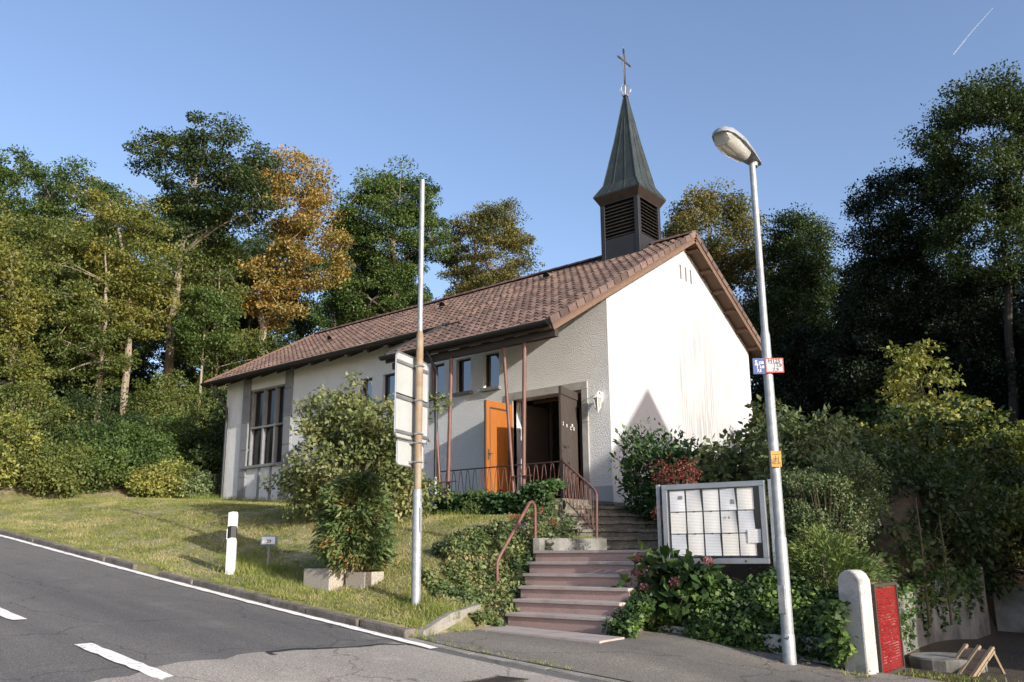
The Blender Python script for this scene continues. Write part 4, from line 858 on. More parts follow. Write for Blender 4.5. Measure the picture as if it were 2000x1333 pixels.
rb = MB().tube([(0, 0, 0), (0, 0, .06), (0, 0, .3), (0, 0, .34), (0, 0, .5), (0, 0, .52)], [.17, .19, .19, .195, .18, .15], 16).build('rusty_drum', 'rust_red', smooth=True, loc=(8.05, -1.9, -2.62)); tag(rb, 'rusty red drum standing in the shaded yard', 'drum')
# neighbouring house whose roof peak throws the pointed shadow on the gable
hs = empty('neighbour_house', (25, -1.75, -3.4), 'plain rendered house with steep tiled gable across the yard', 'house')
ap, hw = 12.45, 4.2; hwall = ap-hw+.2
mb = MB().prism([(-5, -hw+.5, -.5), (-5, hw-.5, -.5), (-5, hw-.5, hwall), (-5, 0, ap-.25), (-5, -hw+.5, hwall)], (10, 0, 0)); mb.build('wall', 'plaster', hs)
for s in (-1, 1): MB().prism([(-5.0, 0, ap), (-5.0, s*(hw+.1), ap-hw-.1), (-5.0, s*(hw+.1), ap-hw-.3), (-5.0, 0, ap-.22)], (10.4, 0, 0)).build('roof', 'tile', hs)
for y in (-2.2, 0, 2.2):
    for z in (1.4, 4.6):
        w_ = MB().box((-5.03, y-.5, z), (-5.005, y+.5, z+1.4)).build('window', 'glass_dark', hs); MB().box((-5.12, y-.6, z-.08), (-5.004, y+.6, z-.002)).build('sill', 'concrete', w_)
# concrete planters
for (px, py, rz, L_, label) in ((-.30, -7.22, R(6), .50, 'exposed aggregate planter trough under the browning conifer, nearer the kerb'), (.16, -6.90, R(6), .36, 'second aggregate planter trough right of the browning conifer trunk')):
    z = gz(px, py); e = empty('planter_trough', (px, py, z), label, 'planter', 'aggregate planter troughs', rz); h = .25 if L_ > .4 else .17
    mb = MB(); mb.box((-L_/2, -.2, -.15), (L_/2, -.15, h)).box((-L_/2, .15, -.15), (L_/2, .2, h)).box((-L_/2, -.15, -.15), (-L_/2+.05, .15, h)).box((L_/2-.05, -.15, -.15), (L_/2, .15, h)); mb.build('trough', 'aggregate', e); MB().box((-L_/2+.05, -.15, 0), (L_/2-.05, .15, h-.05)).build('soil', 'soil', e)
# contrail high in the sky


# ------------------------------------------------------------------ vegetation
def unit(a): return a/np.maximum(np.linalg.norm(a, axis=-1, keepdims=True), 1e-9)
def leaves(P, T, Nn, L, Wd, fold=.25, curl=0):
    """rhombic leaves: base P, tip direction T, face normal Nn"""
    T = unit(T); B = unit(np.cross(Nn, T)); N2 = np.cross(T, B); L = L[:, None]; Wd = Wd[:, None]
    tip = P+T*L-N2*L*curl; mid = P+T*L*.45
    V = np.stack([P, mid+B*Wd*.5+N2*Wd*fold*.5, tip, mid-B*Wd*.5+N2*Wd*fold*.5], 1); return V.reshape(-1, 3)
def clump_centers(ells, n, shell=.55):
    vol = np.array([e[3]*e[4]*e[5] for e in ells])**.8; cnt = np.maximum(1, (n*vol/vol.sum()).astype(int)); out = []
    for e, k in zip(ells, cnt):
        d = unit(rng.normal(size=(k, 3))); r = (shell+(1-shell)*rng.random(k))**(1/1.5)
        wob = 1+.16*np.sin(d[:, 0]*5+e[0])*np.cos(d[:, 2]*4+e[1])+.07*rng.normal(size=k)
        out.append(np.array(e[:3])+d*(r*wob)[:, None]*np.array(e[3:6]))
    return np.concatenate(out)
def foliage(C, per, cr, L, flat=.6, upb=.9, droop=.15, ratio=.6, center=None, outb=.5, curl=0):
    n = len(C); cr_i = cr*(.6+.8*rng.random(n)); k = n*per; ci = np.repeat(np.arange(n), per)
    d = unit(rng.normal(size=(k, 3)))*(rng.random(k)**.45)[:, None]; d[:, 2] *= flat
    P = C[ci]+d*cr_i[ci][:, None]
    out = unit(d+1e-6); T = out*outb+rng.normal(size=(k, 3))*.6; T[:, 2] -= droop
    Nn = rng.normal(size=(k, 3))*.7; Nn[:, 2] += upb
    if center is not None: Nn += unit(P-center)*.5
    s = L*(.65+.7*rng.random(k)); return leaves(P, T, Nn, s, s*ratio, curl=curl)
def branch_mesh(mb, trunk, rad, C, nlimb, twig=.6, r_l=.35, start=.3):
    """trunk polyline, limbs to well spread clumps, twigs from limbs to the other clumps"""
    trunk = [Vector(p) for p in trunk]; k = len(trunk); tp = []
    for i in range(k-1):
        for t in np.linspace(0, 1, 5, endpoint=False): tp.append(trunk[i].lerp(trunk[i+1], t))
    tp.append(trunk[-1]); m = len(tp); H = trunk[-1].z-trunk[0].z
    tp = [p+Vector((random.uniform(-1, 1), random.uniform(-1, 1), 0))*rad*.35*(0 < i < m-1) for i, p in enumerate(tp)]
    rr = [rad*(1.25 if i == 0 else 1)*(1-.85*i/(m-1)) for i in range(m)]; mb.tube(tp, rr, 8)
    if not len(C): return
    C = np.asarray(C); sel = [int(np.argmax(C[:, 2]))]
    dmin = np.linalg.norm(C-C[sel[0]], axis=1)
    while len(sel) < min(nlimb, len(C)):
        j = int(np.argmax(dmin)); sel.append(j); dmin = np.minimum(dmin, np.linalg.norm(C-C[j], axis=1))
    lp_ = []
    for j in sel:
        c = Vector(C[j]); best = None
        for i in range(int(m*start), m):
            dd = (c-tp[i]); sc = dd.length+max(0, -dd.z+.25*dd.length)*2.0
            if best is None or sc < best[0]: best = (sc, i)
        i = best[1]; a = tp[i]; r0 = max(rr[i]*.55, .02); mid = a.lerp(c, .5)+Vector((random.uniform(-.2, .2), random.uniform(-.2, .2), .1))*(c-a).length*.3
        pts = [a, a.lerp(mid, .5)+Vector((0, 0, .02)), mid, mid.lerp(c, .55), c]; mb.tube(pts, [r0, r0*.75, r0*.55, r0*.35, r0*.12], 5)
        lp_ += pts[1:]
    LP = np.array([tuple(p) for p in lp_])
    for j in range(len(C)):
        if j in sel or random.random() > twig: continue
        q = LP[int(np.argmin(np.linalg.norm(LP-C[j], axis=1)))]; a = Vector(q); c = Vector(C[j]); mb.tube([a, a.lerp(c, .5)+Vector((0, 0, -.05)), c], [.022, .015, .006], 3, cap=False)
def tree(name, label, trunk, rad, ells, nc, per, cr, L, mat, bark='bark', group=None, nlimb=12, cat='tree', **kw):
    b = Vector(trunk[0]); b.z = min(b.z, gz(b.x, b.y)); rel = [tuple(Vector(p)-b) for p in trunk]; rel[0] = (rel[0][0], rel[0][1], -.3)
    e = empty(name, b, label, cat, group); E_ = [(x-b.x, y-b.y, z-b.z, rx, ry, rz) for x, y, z, rx, ry, rz in ells]
    C = clump_centers(E_, nc, kw.pop('shell', .5)); mb = MB(); branch_mesh(mb, rel, rad, C, nlimb, kw.pop('twig', .5)); mb.build('trunk', bark, e, smooth=True)
    np_mesh('crown', foliage(C, per, cr, L, **kw), 4, mat, e); return e
def EL(c, ry=None): return (c[0], c[1], c[2], c[3], ry or c[3]*.9, c[4])
TREES = [
 ('T1', 'tall dark green tree with pale straight trunk left of the church', [(-26.89, 4.08, 3.6), (-25.9, 3.74, 7.72), (-24.84, 3.31, 12.27), (-23.68, 3.16, 16.13)], .27, [(-23.37, 3.46, 15.96, 3.3, 2.16), (-24.4, 3.5, 13.4, 1.9, 1.5), (-21.6, 4.4, 14.6, 1.7, 1.6)], 130, 120, .62, .20, 'leaf_deep', 'bark_pale'),
 ('T2', 'orange autumn tree rising just behind the left roof end', [(-24.51, 7.79, 6.7), (-24.1, 7.31, 9.58), (-23.95, 6.89, 11.5), (-22.35, 7.11, 15.32)], .24, [(-22.1, 7.21, 15.7, 2.21, 2.11), (-21.6, 8.23, 13.0, 1.8, 2.2), (-23.54, 7.36, 11.6, 1.7, 2.0)], 140, 110, .6, .2, 'leaf_orange', 'bark_pale'),
 ('T3', 'dense rounded green tree behind the middle of the roof', [(-23.5, 15.27, 8), (-23.08, 15.0, 13.31), (-22.85, 14.33, 16.35), (-22.68, 13.92, 18.28)], .26, [(-22.98, 14.19, 16.46, 3.2, 3.22), (-23.92, 14.47, 12.4, 2.9, 2.2)], 170, 130, .65, .2, 'leaf_green', 'bark'),
 ('T4', 'brownish olive tree behind the roof between round green tree and spire', [(-22.4, 20.82, 9), (-22.18, 20.33, 15.72), (-21.55, 20.08, 18.41)], .24, [(-21.41, 20.72, 16.54, 2.88, 2.99), (-21.4, 20.7, 13, 3.2, 2)], 140, 110, .62, .2, 'leaf_rust', 'bark'),
 ('T5', 'yellow-green tree with slender forked trunk on the left bank', [(-23.97, 1.03, 4.1), (-23.08, .43, 8.84), (-22.95, -.03, 10.88), (-23.14, -.76, 12.93)], .16, [(-22.92, -.23, 11.65, 1.88, 2.03), (-22.2, .77, 10.16, 1.5, 2.0), (-24.03, -.23, 8.45, 2.1, 1.9)], 130, 110, .55, .18, 'leaf_yellow', 'bark_pale'),
 ('T6', 'broad bright green treetop at the far left skyline', [(-45.35, 6.34, 7), (-43.87, 4.91, 17.24), (-43.32, 4.04, 21.92)], .3, [(-44.59, 3.32, 20.84, 2.6, 3.03), (-41.98, 5.54, 20.47, 2.95, 2.36), (-43, 4.5, 16, 4, 4)], 170, 120, .7, .24, 'leaf_green', 'bark'),
 ('T7', 'golden olive tree at the left edge beside the road', [(-23.37, -3.24, 2.3), (-22.65, -3.92, 6.82), (-22.33, -4.42, 9.52)], .13, [(-22.94, -4.49, 7.99, 1.7, 2.12), (-23.05, -3.74, 5.02, 1.6, 2.02)], 120, 110, .5, .17, 'leaf_yellow', 'bark'),
 ('T8', 'slim olive tree with pale trunk leaning beside the forked one', [(-23.77, -.14, 4.2), (-22.86, -.63, 8.56), (-22.56, -1.05, 10.93)], .12, [(-23.89, -1.84, 9.86, 1.5, 2.13), (-23.08, -.9, 7.0, 1.7, 1.8)], 100, 100, .5, .17, 'leaf_olive', 'bark_pale'),
 ('T9', 'thin young tree with layered green branches next to the church corner', [(-24.76, 5.44, 4.9), (-24.12, 5.06, 8.15), (-23.5, 4.54, 11.79)], .10, [(-23.95, 4.87, 9.29, 1.75, 2.56), (-23.43, 5.87, 7.23, 2.1, 1.86)], 90, 100, .5, .17, 'leaf_olive', 'bark_pale'),
 ('T10', 'olive green tree standing further back on the left slope', [(-34.7, 2.51, 5.4), (-33.91, 1.81, 10.2), (-33.02, 1.39, 14.22)], .18, [(-33.58, 1.04, 13.2, 2.1, 2.9), (-34, 1.5, 9, 2.4, 2.4)], 110, 110, .6, .2, 'leaf_olive', 'bark'),
 ('R1', 'olive tree seen behind the gable between spire and street lamp', [(-10.42, 26.87, 5), (-9.79, 26.15, 12.06), (-9.18, 25.25, 17.02)], .3, [(-9.33, 25.42, 15.95, 2.68, 2.85), (-8.39, 27.0, 11.8, 2.2, 3.6), (-9.8, 26, 10, 2.8, 3)], 190, 130, .65, .21, 'leaf_rust', 'bark'),
 ('R2', 'narrow dark tree standing right of the street lamp top', [(-5.54, 26.08, 4), (-4.81, 25.25, 10.88), (-4.26, 24.63, 14.66)], .22, [(-4.33, 24.81, 13.84, 1.5, 2.1), (-4.9, 25.46, 10.2, 1.9, 3.0)], 130, 130, .6, .2, 'leaf_deep', 'bark_dark'),
 ('R3', 'wide dark tree right of the gap in the wood', [(-.18, 23.41, 2.6), (.67, 22.28, 9.14), (1.47, 21.71, 13.45)], .26, [(1.36, 21.75, 13.0, 2.37, 2.19), (.55, 22.09, 9.47, 2.32, 2.54), (-.64, 21.94, 6.56, 2.21, 1.77)], 190, 130, .58, .18, 'leaf_shaded', 'bark_dark'),
 ('R4', 'tallest dark tree in the upper right corner', [(4.18, 21.8, 2.2), (4.97, 20.61, 8.74), (5.39, 19.54, 13.73)], .22, [(5.22, 19.28, 14.19, 2.55, 2.43), (4.94, 20.04, 10.66, 2.26, 1.96)], 150, 140, .55, .17, 'leaf_deep', 'bark_dark'),
 ('R5', 'dark understorey tree below the tallest right-hand tree', [(2.3, 22.85, 2), (3.11, 21.78, 8.55), (3.2, 21.9, 10)], .17, [(2.91, 21.85, 7.74, 1.88, 2.5), (4.6, 23.2, 5.48, 2.4, 2.6)], 130, 120, .55, .18, 'leaf_shaded', 'bark_dark'),
 ('R6', 'low dark tree filling the hollow behind the street lamp', [(-3.41, 25.67, 3), (-2.76, 25.12, 7.9), (-2.7, 25, 9)], .17, [(-3.68, 24.5, 7.2, 2.94, 2.6), (-5.5, 24, 5, 2.5, 2.5)], 130, 120, .6, .2, 'leaf_shaded', 'bark_dark'),
]
TREES += [
 ('S1', 'very slender pale trunked tree left of the forked tree', [(-29.5, -1.0, 3.5), (-29.0, -1.2, 8.5), (-28.6, -1.4, 13.5)], .11, [(-28.7, -1.3, 11.8, 1.7, 2.2)], 60, 110, .6, .2, 'leaf_olive', 'bark_pale'),
 ('S2', 'very slender pale trunked tree right of the tall dark one', [(-25.6, 5.6, 3.6), (-25.2, 5.5, 9.0), (-24.9, 5.4, 13.0)], .10, [(-24.9, 5.4, 11.6, 1.5, 2.0)], 50, 110, .6, .2, 'leaf_olive', 'bark_pale'),
 ('S3', 'thin pale stem standing behind the left bank shrubs', [(-26.5, -3.6, 3.0), (-26.2, -3.7, 7.5), (-25.9, -3.9, 11.0)], .09, [(-26.0, -3.8, 9.8, 1.5, 2.0)], 55, 110, .55, .18, 'leaf_yellow', 'bark_pale'),
 ('S4', 'second thin pale stem close to the church corner', [(-22.9, 3.6, 3.2), (-22.6, 3.5, 7.0), (-22.3, 3.3, 10.0)], .08, [(-22.4, 3.4, 8.8, 1.3, 1.6)], 45, 110, .5, .17, 'leaf_green', 'bark_pale'),
 ('S5', 'bare stemmed pale tree in the gap behind the roof end', [(-27.5, 8.6, 4.5), (-27.2, 8.6, 10.0), (-27.0, 8.5, 14.0)], .11, [(-27.0, 8.5, 12.4, 1.9, 2.0)], 60, 110, .6, .2, 'leaf_deep', 'bark_pale')]
for key, label, trunk, rad, cr_, nc, per, cr2, L_, mt, bk in TREES:
    rt = key[0] == 'R'; dense = 1.9 if rt else (2.3 if key in ('T3', 'T4') else 1.15)
    tree('broadleaf_tree', label, trunk, rad, [EL(c) for c in cr_], int(nc*dense), int(per*1.7), cr2*(1.15 if rt else 1.05), L_*.66, mt, bk, flat=.6 if rt else .42, nlimb=18, twig=.7)
# filler wood: four prototypes, copied
PRO = []
for k, (mt, bk) in enumerate((('leaf_deep', 'bark_dark'), ('leaf_olive', 'bark'), ('leaf_green', 'bark'), ('leaf_shaded', 'bark_dark'))):
    PRO.append(dict(mt=mt, bk=bk, e=None, k=k))
def filler(x, y, kind, s, label, group):
    p = PRO[kind]
    if p['e'] is None:
        z = gz(x, y); t = tree('broadleaf_tree', label, [(x, y, z), (x+.2, y, z+4), (x-.1, y+.2, z+8), (x+.1, y, z+12)], .2, [(x, y, z+9.5, 2.6, 2.6, 3.2), (x+.7, y+.3, z+6, 2.5, 2.5, 2.4), (x-.8, y-.3, z+4, 2.2, 2.2, 2)], 150, 150, .7, .19, p['mt'], p['bk'], group, twig=.3); p['e'] = t
    else:
        t = copy_tree(p['e']); t.location = (x, y, gz(x, y)-.1); t.rotation_euler = (0, 0, random.uniform(0, 6.28)); tag(t, label, 'tree', group)
    t.scale = (s*random.uniform(.9, 1.1), s*random.uniform(.9, 1.1), s)
gl1, gr1 = 'trees of the wood left of the church', 'trees of the wood right of the church'
LL = 'background tree in the dense wood left of and behind the church'; LR = 'shaded background tree in the dark wood behind the yard'
for x, y, kd, s in [(-31, 9, 1, .85), (-34, 14, 0, 1.0), (-30, 19, 2, .9), (-38, 7, 2, .95), (-42, 14, 0, 1.2), (-36, -2, 1, .85), (-42, -5, 2, .95), (-48, 0, 0, 1.1), (-30, 0, 0, .6), (-29, -5.5, 1, .62), (-34, -8+3, 0, .7), (-33, 24, 0, 1.0), (-28, 27, 1, .95), (-25, 31, 2, .9), (-40, 24, 2, 1.1), (-50, 10, 1, 1.2), (-29, 5.5, 0, .55), (-28, 10, 0, .6), (-27, 16, 1, .62), (-52, -9, 2, 1.0), (-44, -11+3, 1, .9), (-27.5, -2, 2, .5), (-60, 4, 2, 1.4), (-20, 33, 0, .8), (-55, 20, 0, 1.4)]: filler(x, y, kd, s, ('dark green', 'olive brown', 'fresh green', 'blackish')[kd]+' '+LL, gl1)
for x, y, kd, s in [(-14, 34, 3, .85), (-9, 36, 0, .9), (-3, 34, 3, .8), (2, 33, 3, .85), (7, 31, 0, 1.0), (11, 27, 3, 1.0), (8, 24, 3, .9), (14, 32, 3, 1.1), (-1, 28, 3, .6), (4, 27, 3, .7), (-7, 29, 3, .7), (-12, 29, 3, .7), (10, 18, 3, .75), (0, 38, 0, .9), (18, 24, 3, 1.1), (-2, 31, 3, .95), (4, 29, 3, 1.0), (9, 29, 3, 1.15), (12, 23, 3, .95), (-5, 32, 3, .9), (13, 20, 3, 1.0), (7, 20.5, 3, .7), (1.5, 26, 3, .75), (6, 36, 3, 1.1), (15, 16, 3, .95), (20, 15, 0, 1.1)]: filler(x, y, kd, s, ('deep green', 'olive', 'green', 'almost black')[kd]+' '+LR, gr1)

def shrub(name, label, base, ells, nc, per, cr, L, mat, stems=6, cat='shrub', group=None, bark='stem', srad=.02, **kw):
    b = Vector(base); e = empty(name, b, label, cat, group); E_ = [(x-b.x, y-b.y, z-b.z, rx, ry, rz) for x, y, z, rx, ry, rz in ells]
    C = clump_centers(E_, nc, kw.pop('shell', .5)); mb = MB()
    far = rng.random(len(C)) < .14; C[far] = C[far]*(1.03+.13*rng.random((far.sum(), 1)))
    for j in rng.choice(len(C), min(stems, len(C)), replace=False):
        c = Vector(C[j]); r0 = Vector((random.uniform(-.12, .12), random.uniform(-.12, .12), -.1)); mb.tube([r0, r0.lerp(c, .5)+Vector((0, 0, .12))*c.length*.4, c], [srad, srad*.7, srad*.25], 5)
    for c in C[:int(len(C)*.6)]:
        c = Vector(c); o = Vector((c.x*.45, c.y*.45, c.z*.55)); mb.tube([o, c], [srad*.4, srad*.15], 3, cap=False)
    mb.build('stems', bark, e); np_mesh('foliage', foliage(C, per, cr, L, center=np.array([0, 0, ells[0][2]-b.z]), **kw), 4, mat, e); return e
# big leafy bush on the lawn
shrub('garden_bush', 'large olive leafed bush on the lawn in front of the church windows', (-3.2, -4.4, gz(-3.2, -4.4)), [(-3.2, -4.4, .75, 1.32, 1.2, 1.05), (-3.5, -4.6, 1.55, .8, .8, .6), (-2.6, -4.1, 1.2, .9, .8, .7), (-2.5, -4.0, .1, 1.0, .8, .5), (-3.8, -4.6, .2, .9, .8, .55)], 250, 95, .27, .088, 'leaf_bush', 10, bark='bark', srad=.035, flat=.8, upb=.6, curl=.15)
# conifer in the planter
def sprays(C, per, cr, L, axis_out, ratio=.28, droop=.2, mat='leaf_thuja', par=None):
    k = len(C)*per; ci = np.repeat(np.arange(len(C)), per); d = unit(rng.normal(size=(k, 3)))*(rng.random(k)**.5)[:, None]*cr
    P = C[ci]+d; o = P-axis_out; o[:, 2] *= .2; T = unit(o)+rng.normal(size=(k, 3))*.45; T[:, 2] -= droop-.0; s = L*(.6+.8*rng.random(k))
    return np_mesh('foliage', leaves(P, T, rng.normal(size=(k, 3)), s, s*ratio, .1, .1), 4, mat, par)
e = empty('conifer_shrub', (.0, -6.98, gz(0, -6.98)+.1), 'small conifer with browned patches growing from the aggregate planter', 'conifer'); MB().tube([(0, 0, 0), (.02, 0, .6), (.05, .02, 1.25)], [.05, .035, .012], 6).build('trunk', 'bark', e)
C = []
for i in range(230):
    z = random.uniform(.22, 1.42); r = .46*math.sqrt(max(.05, 1-((z-.55)/.95)**2)); a = random.uniform(0, 6.28); q = r*random.uniform(.45, 1.1); C.append((q*math.cos(a), q*math.sin(a), z))
sprays(np.array(C), 60, .13, .095, np.array([0, 0, .5]), .3, .5, 'leaf_thuja_brown', e)
# laurel against the gable
shrub('laurel', 'dense dark glossy laurel against the white gable corner', (1.9, -.9, -.6), [(1.75, -.95, .42, .85, .7, .72), (2.3, -.8, .1, .75, .7, .75), (1.45, -.75, .1, .6, .5, .75), (2.7, -.9, -.1, .8, .7, .7)], 200, 55, .24, .115, 'leaf_laurel', 10, flat=.9, upb=.5, ratio=.42, droop=-.35)
for (x, y, h) in ((1.5, -.95, 1.65), (1.75, -.9, 1.7), (2.45, -.9, 1.6), (2.1, -.8, 1.55)):
    pass
shrub('viburnum', 'loose broad leafed shrub in front of the white gable', (3.7, -1.6, -.6), [(3.6, -1.7, .25, .7, .6, .55), (4.1, -1.3, .55, .55, .5, .8), (4.5, -1.9, .0, .6, .5, .6)], 90, 40, .26, .13, 'leaf_bush', 9, upb=.7, flat=.9, ratio=.62)
shrub('barberry', 'small red leafed barberry above the notice board', (3.85, -4.2, -1.0), [(3.85, -4.2, -.05, .24, .2, .2), (3.7, -4.25, .0, .2, .15, .15), (3.95, -4.2, .12, .1, .1, .18), (3.8, -4.2, -.5, .3, .3, .3)], 60, 40, .11, .035, 'leaf_red', 8, srad=.008, flat=1.2, droop=-.3)
shrub('tall_shrub', 'upright shrub with long leafy shoots beside the street lamp', (4.95, -2.8, -1.1), [(4.9, -2.8, .35, .38, .35, .85), (5.4, -2.5, .25, .4, .35, .7), (4.6, -2.5, .1, .4, .4, .6), (5.7, -2.9, -.2, .45, .4, .55)], 130, 45, .2, .10, 'leaf_fine', 12, upb=.8, flat=1.3, droop=.1, ratio=.4)
shrub('fine_shrub', 'grey green small leafed shrub right of the notice board', (5.6, -3.55, -1.6), [(5.55, -3.55, -.55, .72, .55, .6), (5.9, -3.2, -.3, .5, .45, .55), (5.3, -3.6, -.9, .6, .5, .5)], 240, 75, .15, .038, 'leaf_fine', 10, upb=.6, flat=.7)
e = empty('juniper', (5.84, -4.4, -2.0), 'rounded bright green juniper behind the street lamp foot', 'conifer'); MB().tube([(0, 0, -.2), (0, 0, .9)], .03, 5).build('trunk', 'bark', e)
C = clump_centers([(0, 0, .62, .50, .42, .6), (.25, .2, .4, .45, .4, .5), (-.35, .0, .2, .4, .3, .35)], 200, .7); sprays(C, 60, .12, .075, np.array([0, 0, .2]), .22, -.15, 'leaf_thuja', e)
shrub('hazel', 'tall light yellow green hazel arching behind the yard', (5.6, 5.4, -1.2), [(5.1, 5.4, 2.6, .8, .8, .9), (5.1, 5.6, 1.5, 1.5, 1.0, .8), (5.8, 5.4, .7, 1.5, 1.0, 1.0), (6.4, 5.0, -.3, 1.3, 1, 1.2), (4.3, 5.3, 1.5, .8, .5, .35), (7.2, 5.2, .6, 1.1, .9, .9)], 300, 60, .33, .12, 'leaf_hazel', 14, flat=.45, upb=.9, droop=.35, ratio=.62)
shrub('yard_shrub', 'dark leafy shrub mass between the fine shrub and the hazel', (6.25, -1.4, -1.5), [(6.1, -1.3, -.4, .7, .7, .9), (6.4, -.6, -.5, .7, .8, .9), (5.6, -1.2, .1, .7, .6, .7), (6.2, -2.6, -1.1, .4, .9, .5), (6.3, .8, -.4, .9, .9, 1.0)], 210, 60, .26, .09, 'leaf_deep', 8, droop=.3)
shrub('yard_shrub', 'broad yellowing shrub over the back wall at the right edge', (8.4, 1.9, -1.7), [(8.2, 1.7, -.5, 1.1, .7, .8), (9.3, 1.9, -.2, 1.0, .8, 1.0), (7.3, 1.6, -.7, .8, .5, .6)], 150, 60, .28, .095, 'leaf_hazel', 8, droop=.3)
shrub('backing_shrub', 'dark shrub at the rear corner of the white gable', (2.9, 4.4, -.6), [(2.6, 4.2, .6, 1.2, 1.0, 1.1), (3.6, 3.6, .3, 1.1, 1.0, 1.1), (4.6, 2.6, .1, 1.1, .9, 1.2), (1.8, 6.2, .8, 1.2, 1, 1.3), (5.4, 4.0, .6, 1.3, 1, 1.5)], 230, 60, .34, .12, 'leaf_deep', 10)
shrub('bank_cover', 'dark creeping shrub covering the bank above the yard wall', (7.6, 2.6, -1.6), [(6.9, 2.4, -1.0, 1.0, .7, .7), (8.6, 2.5, -1.0, 1.2, .7, .8), (10.2, 2.4, -.9, 1.2, .8, .9), (7.6, 3.6, -.3, 1.3, .8, .9), (9.4, 3.8, -.1, 1.5, .9, 1.0), (6.4, 1.4, -1.2, .6, .6, .6)], 220, 60, .32, .10, 'leaf_deep', 8, droop=.3)
# mullein stalks in the yard
for x, y, h in ((6.62, -2.9, 1.35), (6.85, -2.75, 1.1)):
    z = -1.72; e = empty('mullein', (x, y, z), 'tall dry mullein stalk rising behind the red gate' if h > 1.2 else 'shorter dry mullein stalk beside the taller one', 'weed'); MB().tube([(0, 0, -.3), (.01, 0, h*.6), (0, .01, h)], [.018, .016, .006], 6).build('stalk', 'stem', e)
    n_ = 60; P = np.stack([np.zeros(n_), np.zeros(n_), rng.random(n_)**1.5*h], 1); T = rng.normal(size=(n_, 3)); T[:, 2] = .5; s = .14*(1.1-P[:, 2]/h); np_mesh('leaves', leaves(P, T, rng.normal(size=(n_, 3)), s, s*.4), 4, 'leaf_olive', e)
# hydrangea below the board
e = shrub('hydrangea', 'hydrangea with large leaves and faded pink heads under the notice board', (4.15, -5.25, -2.05), [(3.95, -5.3, -1.45, .36, .25, .4), (4.35, -5.35, -1.5, .4, .28, .32), (4.1, -5.2, -1.75, .55, .3, .3)], 60, 18, .2, .15, 'leaf_ivy_fresh', 8, ratio=.68, upb=1.2)
for x, y, z in ((3.86, -5.5, -1.12), (3.82, -5.5, -1.32), (4.42, -5.62, -1.42), (4.02, -5.4, -1.2), (4.75, -5.35, -1.18), (3.95, -5.55, -1.5)):
    k = 110; d = unit(rng.normal(size=(k, 3))); P = d*np.array([.06, .06, .045]); s = np.full(k, .028); o = np_mesh('flower_head', leaves(P+np.array([x-4.15, y+5.25, z+2.05]), rng.normal(size=(k, 3)), d, s, s), 4, 'petal_pink', e)
# ivy: right bank, left mound, wall tops
def ivy_patch(name, label, pts_fn, n, L, mat, lift=.14, hang=0):
    P = pts_fn(n); n = len(P); P[:, 2] += rng.random(n)**2*lift; T = rng.normal(size=(n, 3)); T[:, 2] = T[:, 2]*.3-.3; Nn = rng.normal(size=(n, 3))*.55; Nn[:, 2] += .7; Nn[:, 1] -= .55; Nn[:, 0] += .25; s = L*(.6+.8*rng.random(n))
    o = np_mesh(name, leaves(P, T, Nn, s, s*.9, .2, .1), 4, mat); return tag(o, label, 'ivy')
def left_mound(n):
    x = rng.uniform(-.4, 2.5, n); y = rng.uniform(-7.0, -4.35, n); xl = np.interp(y, [-7.0, -6.75, -6.4, -5.9, -5.2, -4.9, -4.35], [1.9, 1.6, .95, .75, .1, .5, 1.1])+.14*np.sin(y*7)+.1*np.sin(y*17)
    k = (x < np.maximum(xl_stair(y), 1.55)+.10) & (x > xl)
    x, y, xl = x[k], y[k], xl[k]; z = ground(np.minimum(x, 1.6), y)
    mound = .16*np.clip((x-xl)/.35, 0, 1)*np.clip((y+7.1)/.6, 0, 1)*(1-.6*np.clip((x-1.2)/.4, 0, 1)); over = np.clip(x-1.6, 0, 1)
    bump = .06*np.sin(x*9+y*4)*np.sin(y*7-x*3)
    return np.stack([x, y, z+mound+bump-over*.30], 1)
ivy_patch('ivy_mound', 'ivy covered mound left of the granite steps', left_mound, 42000, .05, 'leaf_ivy', .13)
def right_bank(n):
    x = rng.uniform(3.72, 6.45, n); t = rng.random(n); y = -5.62+t*.75+rng.normal(size=n)*.03; z = zroad(x)+.02+np.clip(t*1.15, 0, 1)*.62-.0+.10*np.sin(x*6)*t
    y = y-.12*np.sin(x*4.1)-.05*np.sin(x*11)
    return np.stack([x, y, z+.05], 1)
ivy_patch('ivy_bank', 'fresh ivy tumbling over the bank under the notice board', right_bank, 19000, .055, 'leaf_ivy_fresh', .2)
tag(MB().prism([(3.95, -5.5, -2.5), (6.45, -5.5, -2.6), (6.45, -5.5, -2.02), (3.95, -5.5, -1.95)], (0, .14, 0)).build('bank_wall', 'concrete_old'), 'low dark concrete wall behind the ivy at the forecourt edge', 'low wall')
def step_side(n):
    t = rng.random(n); y = -6.42+t*1.6; x = 3.66+.18*(-4.8-y)+.34*rng.random(n)-.10*(rng.random(n) < .15); z = -2.05+.62*t+.10*rng.random(n); return np.stack([x, y, z], 1)
ivy_patch('step_ivy', 'ivy strip covering the right ends of the granite steps', step_side, 3600, .055, 'leaf_ivy_fresh', .12)
MB_ = MB().prism([(3.93, -6.4, -2.4), (3.66, -4.85, -2.4), (3.66, -4.85, -1.25), (3.93, -6.4, -2.0)], (.12, 0, 0)); tag(MB_.build('stair_cheek', 'concrete_old'), 'dark concrete cheek wall on the right of the granite steps', 'low wall')
